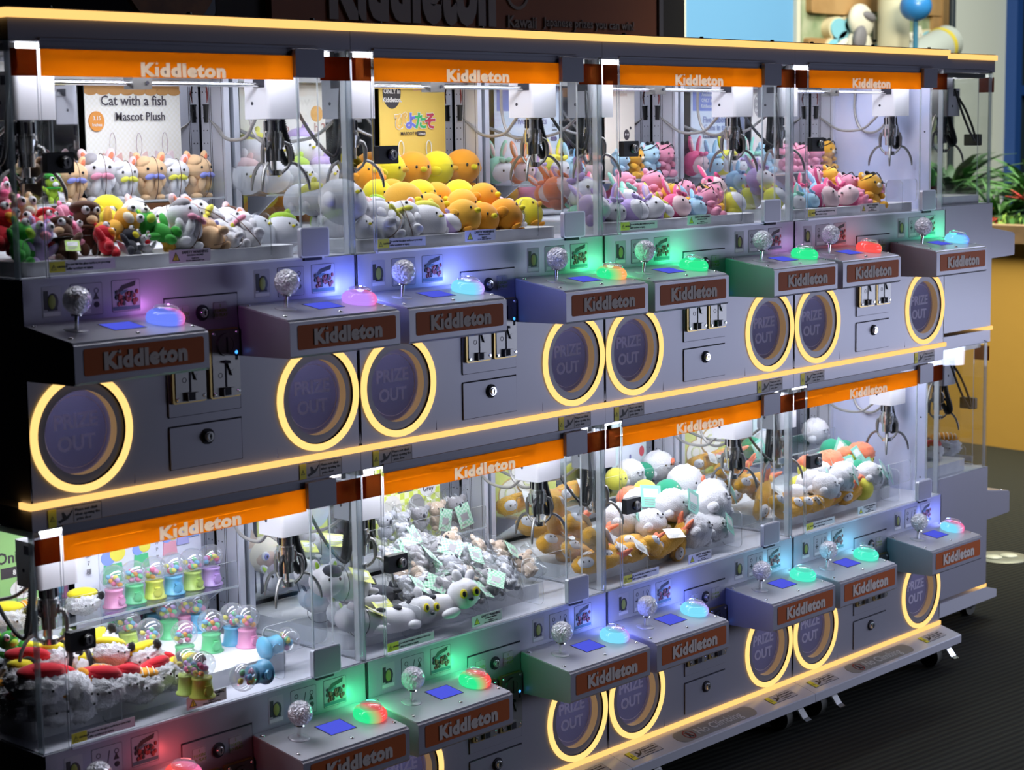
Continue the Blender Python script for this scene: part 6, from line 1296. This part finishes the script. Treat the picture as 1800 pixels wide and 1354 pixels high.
# ------------------------------------------------------------------ hall: floor, walls, planter, far signs
def floor_mat():
    m = mat('ribbed_carpet', (.012, .012, .011), .8, spec=.15); nt = m.node_tree; b = nt.nodes['Principled BSDF']
    tc = nt.nodes.new('ShaderNodeTexCoord'); mp = nt.nodes.new('ShaderNodeMapping'); mp.inputs['Rotation'].default_value = (0, 0, math.radians(-84))
    wv = nt.nodes.new('ShaderNodeTexWave'); wv.inputs['Scale'].default_value = 12; wv.inputs['Distortion'].default_value = .6; wv.inputs['Detail'].default_value = 2
    r = nt.nodes.new('ShaderNodeValToRGB'); r.color_ramp.elements[0].color = (.008, .0085, .0075, 1); r.color_ramp.elements[1].color = (.026, .028, .021, 1)
    u = nt.nodes.new('ShaderNodeBump'); u.inputs['Strength'].default_value = .5; u.inputs['Distance'].default_value = .003
    L = nt.links.new; L(tc.outputs['Object'], mp.inputs[0]); L(mp.outputs[0], wv.inputs[0]); L(wv.outputs['Fac'], r.inputs[0]); L(r.outputs[0], b.inputs['Base Color']); L(wv.outputs['Fac'], u.inputs['Height']); L(u.outputs[0], b.inputs['Normal'])
    return m
def structure(o, cat=None): o['kind'] = 'structure'; return o
m = MB(); m.box(-6, -8, -.05, 16, 9, 0); structure(m.build('floor', [floor_mat()]))
m = MB(); m.box(9.23, 4.56, 0, 13.4, 4.75, 5); structure(m.build('wall_back', [mat('pale_render', (.62, .66, .62), .8, bump=(40, .1, .002))]))
m = MB(); m.box(7.955, 4.50, 0, 9.215, 4.60, 4.5, 0); m.box(7.925, 4.48, 0, 7.955, 4.62, 4.5, 1); m.box(9.215, 4.47, 0, 9.262, 4.62, 4.5, 1); structure(m.build('wall_blue', [mat('blue_panel_paint', (.13, .33, .58), .55), mat('cream_frame', (.62, .60, .50), .5)]))
m = MB(); m.box(7.50, 4.52, 0, 7.925, 4.62, 4.5, 0); structure(m.build('wall_navy', [mat('navy_paint', (.012, .022, .10), .5)]))
m = MB(); m.box(12.40, 4.46, .3, 12.50, 4.60, 4.4, 0); m.box(12.50, 4.50, 2.02, 14.2, 4.58, 2.10, 0); m.box(12.50, 4.55, .3, 14.2, 4.57, 4.4, 1); structure(m.build('window_1', [mat('blue_window_frame', (.015, .06, .24), .4), mat('dark_window_pane', (.02, .035, .05), .08)]))
# planter with a yellow front
rot = math.atan2(.0336, .2057)
pr = empty('planter', (7.342, 1.72, 0)); pr.rotation_euler = (0, 0, -rot)
m = MB(); m.box(0, -3.0, 0, 1.9, 2.6, 1.13, 0); m.build('planter_wall', [mat('yellow_render', (.70, .42, .095), .32, bump=(14, .15, .004))], pr)
m = MB(); m.box(-.05, -3.05, 1.13, .10, 2.65, 1.225, 0); m.build('planter_rim', [speckle('brown_stone_rim', (.26, .17, .09), (.18, .12, .07), 9)], pr)
m = MB(); m.box(.10, -3.0, 1.13, 1.9, 2.6, 1.19, 0); so = m.build('soil', [speckle('dark_soil', (.035, .03, .02), (.02, .018, .012), 30)], pr)
tag(pr, 'long yellow planter with brown rim full of plants beyond the machines', 'planter')
GR = [mat('leaf_dark', (.018, .055, .016), .45), mat('leaf_mid', (.05, .14, .035), .45), mat('leaf_bright', (.20, .34, .07), .5), mat('leaf_red', (.36, .035, .03), .5), mat('leaf_olive', (.16, .20, .07), .5)]
def leafy(name, loc, n, ln, wd, droop, mt, seed, lift=.9, stem=0):
    m = MB(); rnd = random.Random(seed)
    for i in range(n):
        a = 2*PI*i/n + rnd.random()*.6; el = lift*(.35+.65*rnd.random()); L = ln*(.7+.5*rnd.random()); dx, dy = math.cos(a), math.sin(a); pts = []
        for k in range(6):
            t = k/5; r_ = L*t*math.cos(el)*(1+.3*t); z = stem + L*(t*math.sin(el) - droop*t*t); wv = wd*math.sin(PI*min(.97, .10+.88*t))
            pts += [(dx*r_-dy*wv, dy*r_+dx*wv, z-.2*wv), (dx*r_, dy*r_, z+.001), (dx*r_+dy*wv, dy*r_-dx*wv, z-.2*wv)]
        b = [(3*k+j, 3*k+j+1, 3*k+4+j, 3*k+3+j) for k in range(5) for j in (0, 1)]; m.add(pts, b, rnd.randrange(2), True)
    if stem: m.cyl((0, 0, 0), (0, 0, stem+.02), .03, .02, 8, 2)
    o = m.build(name, [mt, mt if stem == 0 else GR[1], GR[4]]); o.location = loc; return o
PL = [('spiky_plant', (7.95, 2.22, 1.19), 60, .34, .016, .25, 1, 1, 'fine-leaved green spiky plant near the planter corner'), ('palm_plant', (8.35, 2.75, 1.19), 54, .62, .030, .45, 0, 2, 'tall dark palm plant against the pale wall'),
      ('spiky_plant', (8.0, 2.70, 1.19), 50, .42, .020, .25, 0, 3, 'dark spiky plant behind the sideways machine'), ('spiky_plant', (8.0, 1.92, 1.19), 50, .34, .020, .35, 0, 4, 'dark leafy plant by the picture edge'),
      ('bromeliad_plant', (7.66, 2.16, 1.19), 18, .15, .014, .2, 3, 5, 'small red bromeliad in front of the dark leaves'), ('bromeliad_plant', (7.9, 2.02, 1.33), 16, .11, .014, .2, 3, 6, 'red bromeliad flower high among dark leaves'),
      ('palm_plant', (8.5, 2.28, 1.19), 56, .58, .026, .5, 1, 7, 'arching green palm plant behind the spiky plants'), ('leafy_plant', (7.75, 2.44, 1.19), 44, .22, .022, .3, 0, 8, 'low dark plant close behind the sideways machine'), ('leafy_plant', (7.85, 3.05, 1.19), 44, .36, .03, .3, 0, 9, 'dark broad-leaved plant deep in the planter'),
      ('palm_plant', (8.15, 2.10, 1.19), 50, .40, .022, .4, 1, 12, 'bright-edged palm plant over the pale rocks')]
for n, l, k, ln, wd, dr, g, sd, lab in PL: tag(leafy(n, l, k, ln, wd, dr, GR[g], sd, 1.25, .12 if n == 'palm_plant' else 0), lab, 'plant')
m = MB(); rnd = random.Random(3)
for i in range(1100):
    x, y = rnd.random()*.55+.12, rnd.random()*3.2-1.4; h = .03+.05*rnd.random(); a = rnd.random()*6.3; b = Vector((x, y, 1.185)); d = Vector((math.cos(a), math.sin(a), 0))
    m.add([b-d*.012, b+d*.012, b+d*.03+Vector((0, 0, h)), b-d*.0+Vector((0, 0, h*1.2))], [(0, 1, 2, 3)], rnd.randrange(2))
gc = m.build('ground_cover', [GR[2], GR[1]]); gc.location = (7.342, 1.72, 0); gc.rotation_euler = (0, 0, -rot); tag(gc, 'bright green ground cover along the planter rim', 'ground cover', None, 'stuff')
for i, (x, y, z, r_) in enumerate(((8.35, 2.06, 1.52, .16), (8.6, 2.12, 1.62, .17))):
    m = MB(); m.ell((0, 0, 0), (r_*1.3, r_, r_*.62), n=24, k=14, amp=.05, freq=8, seed=i); m.ell((0, 0, -.25), (r_*1.4, r_*1.2, .24), n=20, k=10, amp=.08, freq=8, seed=i+4); o = m.build('garden_rock', [mat('pale_rock', (.55, .64, .58), .7)]); o.location = (x, y, z); tag(o, ['rounded pale rock low among the dark leaves', 'rounded pale rock higher up behind the leaves'][i], 'rock')
# far billboard with planks, cloud shapes and letters; column, ball post and slide before it
bb = empty('billboard', (9.28, 4.46, 0))
woodm = speckle('carved_wood', (.46, .28, .12), (.34, .19, .07), 3.5, .6, 0, .3); cream = mat('cream_outline', (.66, .56, .36), .6); aqua = mat('aqua_paint', (.22, .52, .64), .5); gbk = speckle('painted_foliage', (.13, .22, .10), (.42, .44, .30), 4, .7, 0, 0)
X = lambda u: (u-1400)*.00732; Z = lambda v: 2.66-(v)*.00395*1.0
def bx(name, mt, *rects):
    m = MB()
    for (u0, v0, u1, v1, y, k) in rects: m.rrect(X(u0), Z(v1), X(u1), Z(v0), .02, 'y', y, .06, k, 3)
    return m.build(name, mt, bb)
bx('board', [gbk], (1401, -60, 1668, 260, .02, 0)); bx('plank', [woodm], (1408, -30, 1480, 22, -.03, 0)); bx('plank', [woodm], (1440, -40, 1660, 12, -.02, 0)); bx('plank', [woodm], (1404, 66, 1455, 200, -.03, 0)); bx('plank', [woodm], (1655, -40, 1672, 200, -.03, 0)); bx('plank', [woodm], (1640, 8, 1668, 60, -.01, 0))
for u, v, r_ in ((1452, 48, 19), (1472, 40, 14), (1466, 72, 22), (1446, 84, 18), (1537, 70, 16), (1530, 92, 24), (1622, 62, 20), (1600, 80, 24)):
    m = MB()
    for q, (k, y) in enumerate(((1.0, -.045), (.84, -.055))): m.prism([(X(u)+r_*.0074*k*math.cos(2*PI*i/28)*.9, Z(v)+r_*.0041*k*1.1*math.sin(2*PI*i/28)) for i in range(28)], 'y', y, .02, q)
    m.build('cloud_scroll', [cream, aqua], bb)
for t, u, v in (('F', 1512, 64), ('S', 1578, 82), ('A', 1592, 70)):
    m = MB(); m.put(text(t, .19, .05, .012, 4, 'CENTER'), FRONT(X(u)+.02, -.075, Z(v)-.012), 0); m.put(text(t, .19, .02, .012, 4, 'CENTER'), FRONT(X(u), -.095, Z(v)), 1); m.build('letter', [mat('letter_shadow', (.05, .06, .06), .6), mat('letter_white', (.74, .72, .64), .5)], bb)
m = MB(); cr, gy, dk = 0, 1, 2
m.ell((X(1480), -.10, Z(34)), (.15, .06, .125), (0, .2, 0), 18, 10, 0); m.ell((X(1481), -.08, Z(84)), (.15, .07, .16), n=18, k=10, m=0); m.ell((X(1484), -.15, Z(26)), (.085, .03, .035), (0, .2, 0), 14, 8, 1); m.ell((X(1470), -.14, Z(66)), (.07, .04, .10), (0, .3, 0), 14, 8, 1); m.ell((X(1446), -.09, Z(80)), (.12, .03, .03), (0, -.5, 0), 12, 7, 0)
m.build('carved_animal', [mat('carving_cream', (.66, .62, .52), .6), mat('carving_grey', (.17, .16, .18), .6)], bb)
tag(bb, 'far carved wooden billboard with aqua cloud scrolls and white letters', 'billboard')
m = MB(); m.cyl((10.05, 4.20, 0), (10.05, 4.20, 4.5), .115, None, 28); structure(m.build('column_pale', [mat('cream_column', (.62, .58, .42), .5)]))
bp = empty('ball_post', (9.845, 3.9, 0)); tag(bp, 'blue post with a round blue ball on top before the billboard', 'post')
m = MB(); m.cyl((0, 0, 0), (0, 0, 2.545), .018, None, 12); m.build('post', [mat('teal_post_paint', (.02, .14, .24), .4)], bp); m = MB(); m.ell((0, 0, 2.606), (.112, .112, .105), n=24, k=16); m.build('ball', [mat('blue_ball_paint', (.03, .20, .52), .3)], bp)
st = empty('slide_tube', (10.60, 4.2, 2.335)); tag(st, 'thick grey slide tube with yellow band before the billboard', 'slide')
m = MB(); m.cyl((-.45, 0, -.14), (.22, 0, .06), .13, None, 28); m.build('tube', [mat('slide_grey', (.42, .46, .44), .4)], st); m = MB(); m.cyl((.10, 0, .024), (.14, 0, .036), .136, None, 28); m.build('band', [mat('slide_yellow', (.62, .50, .06), .4)], st)
m = MB(); m.cyl((11.06, 4.3, 0), (11.06, 4.3, 4.4), .026, None, 12); o = m.build('lamp_post', [mat('dark_pole', (.012, .022, .035), .4)]); tag(o, 'thin dark pole standing before the pale far wall', 'pole')
# unlit banner hung over the machines behind the row
bn = empty('banner', (2.0, 1.6, 2.10)); tag(bn, 'large unlit brown banner with grey lettering over the machine tops', 'banner')
m = MB(); m.box(0, 0, -.1, 1.98, .03, 1.0, 0); m.box(1.985, -.01, -.1, 2.01, .04, 1.0, 1); m.box(-.20, .03, -.1, 2.2, .05, 1.0, 2); m.build('board', [mat('brown_banner', (.22, .065, .025), .6), mat('banner_edge', (.12, .12, .14), .5), mat('black_board', (.01, .01, .012), .7)], bn)
m = MB(); v = brand(.235, .004); w0, w1 = width((v[0], 0)); m.put(v, FRONT(.235, -.006, .052), 0); o = m.build('lettering', [mat('banner_lettering', (.26, .24, .25), .6)], bn); o.scale = (.80/(w0-w1), 1, 1); o.location = (.235*(1-o.scale[0]), 0, 0)
m = MB(); m.put(text('Kawaii', .060, .02, .003, 3), FRONT(1.10, -.006, .035), 0); m.put(text('Japanese prizes you can win!', .046, .012, .003, 3), FRONT(1.30, -.006, .045), 0); m.ring(1.16, .16, .05, .062, -.006, 0, 24, 0); m.build('tagline', [mat('banner_tagline', (.20, .17, .16), .6)], bn)
# round balloon-like sign and grey bracket glimpsed over the first machine
hs = empty('hanging_sign', (1.30, 1.2, 2.22)); tag(hs, 'dim round brown sign with grey plate above the first machine', 'sign')
m = MB(); m.cyl((0, 0, 0), (0, .02, 0), .165, None, 40); m.build('round_board', [speckle('brown_round_board', (.20, .09, .03), (.10, .04, .015), 12)], hs)
m = MB(); m.rrect(-.02, -.13, .17, .3, .02, 'y', .022, .04); m.cyl((.102, .021, -.098), (.102, .024, -.098), .010, None, 14, 1); m.build('backing_plate', [mat('slate_plate', (.10, .15, .22), .5), M['dark']], hs)
# round twin floor light in the carpet
fl = empty('floor_light', (4.915, .56, 0)); tag(fl, 'round steel floor plate with two pale discs beyond the machines', 'floor fitting')
m = MB(); m.lathe([(.115, 0), (.112, .004), (.070, .005)], n=40); m.build('rim', [mat('floor_plate_steel', (.26, .27, .22), .5, .6)], fl)
for q in (-1, 1): m = MB(); m.lathe([(.036, .005), (.034, .009), (.0, .010)], (q*.036*.87, q*-.036*.5, 0), 24); m.build('disc', [mat('pale_disc', (.66, .70, .58), .4)], fl)
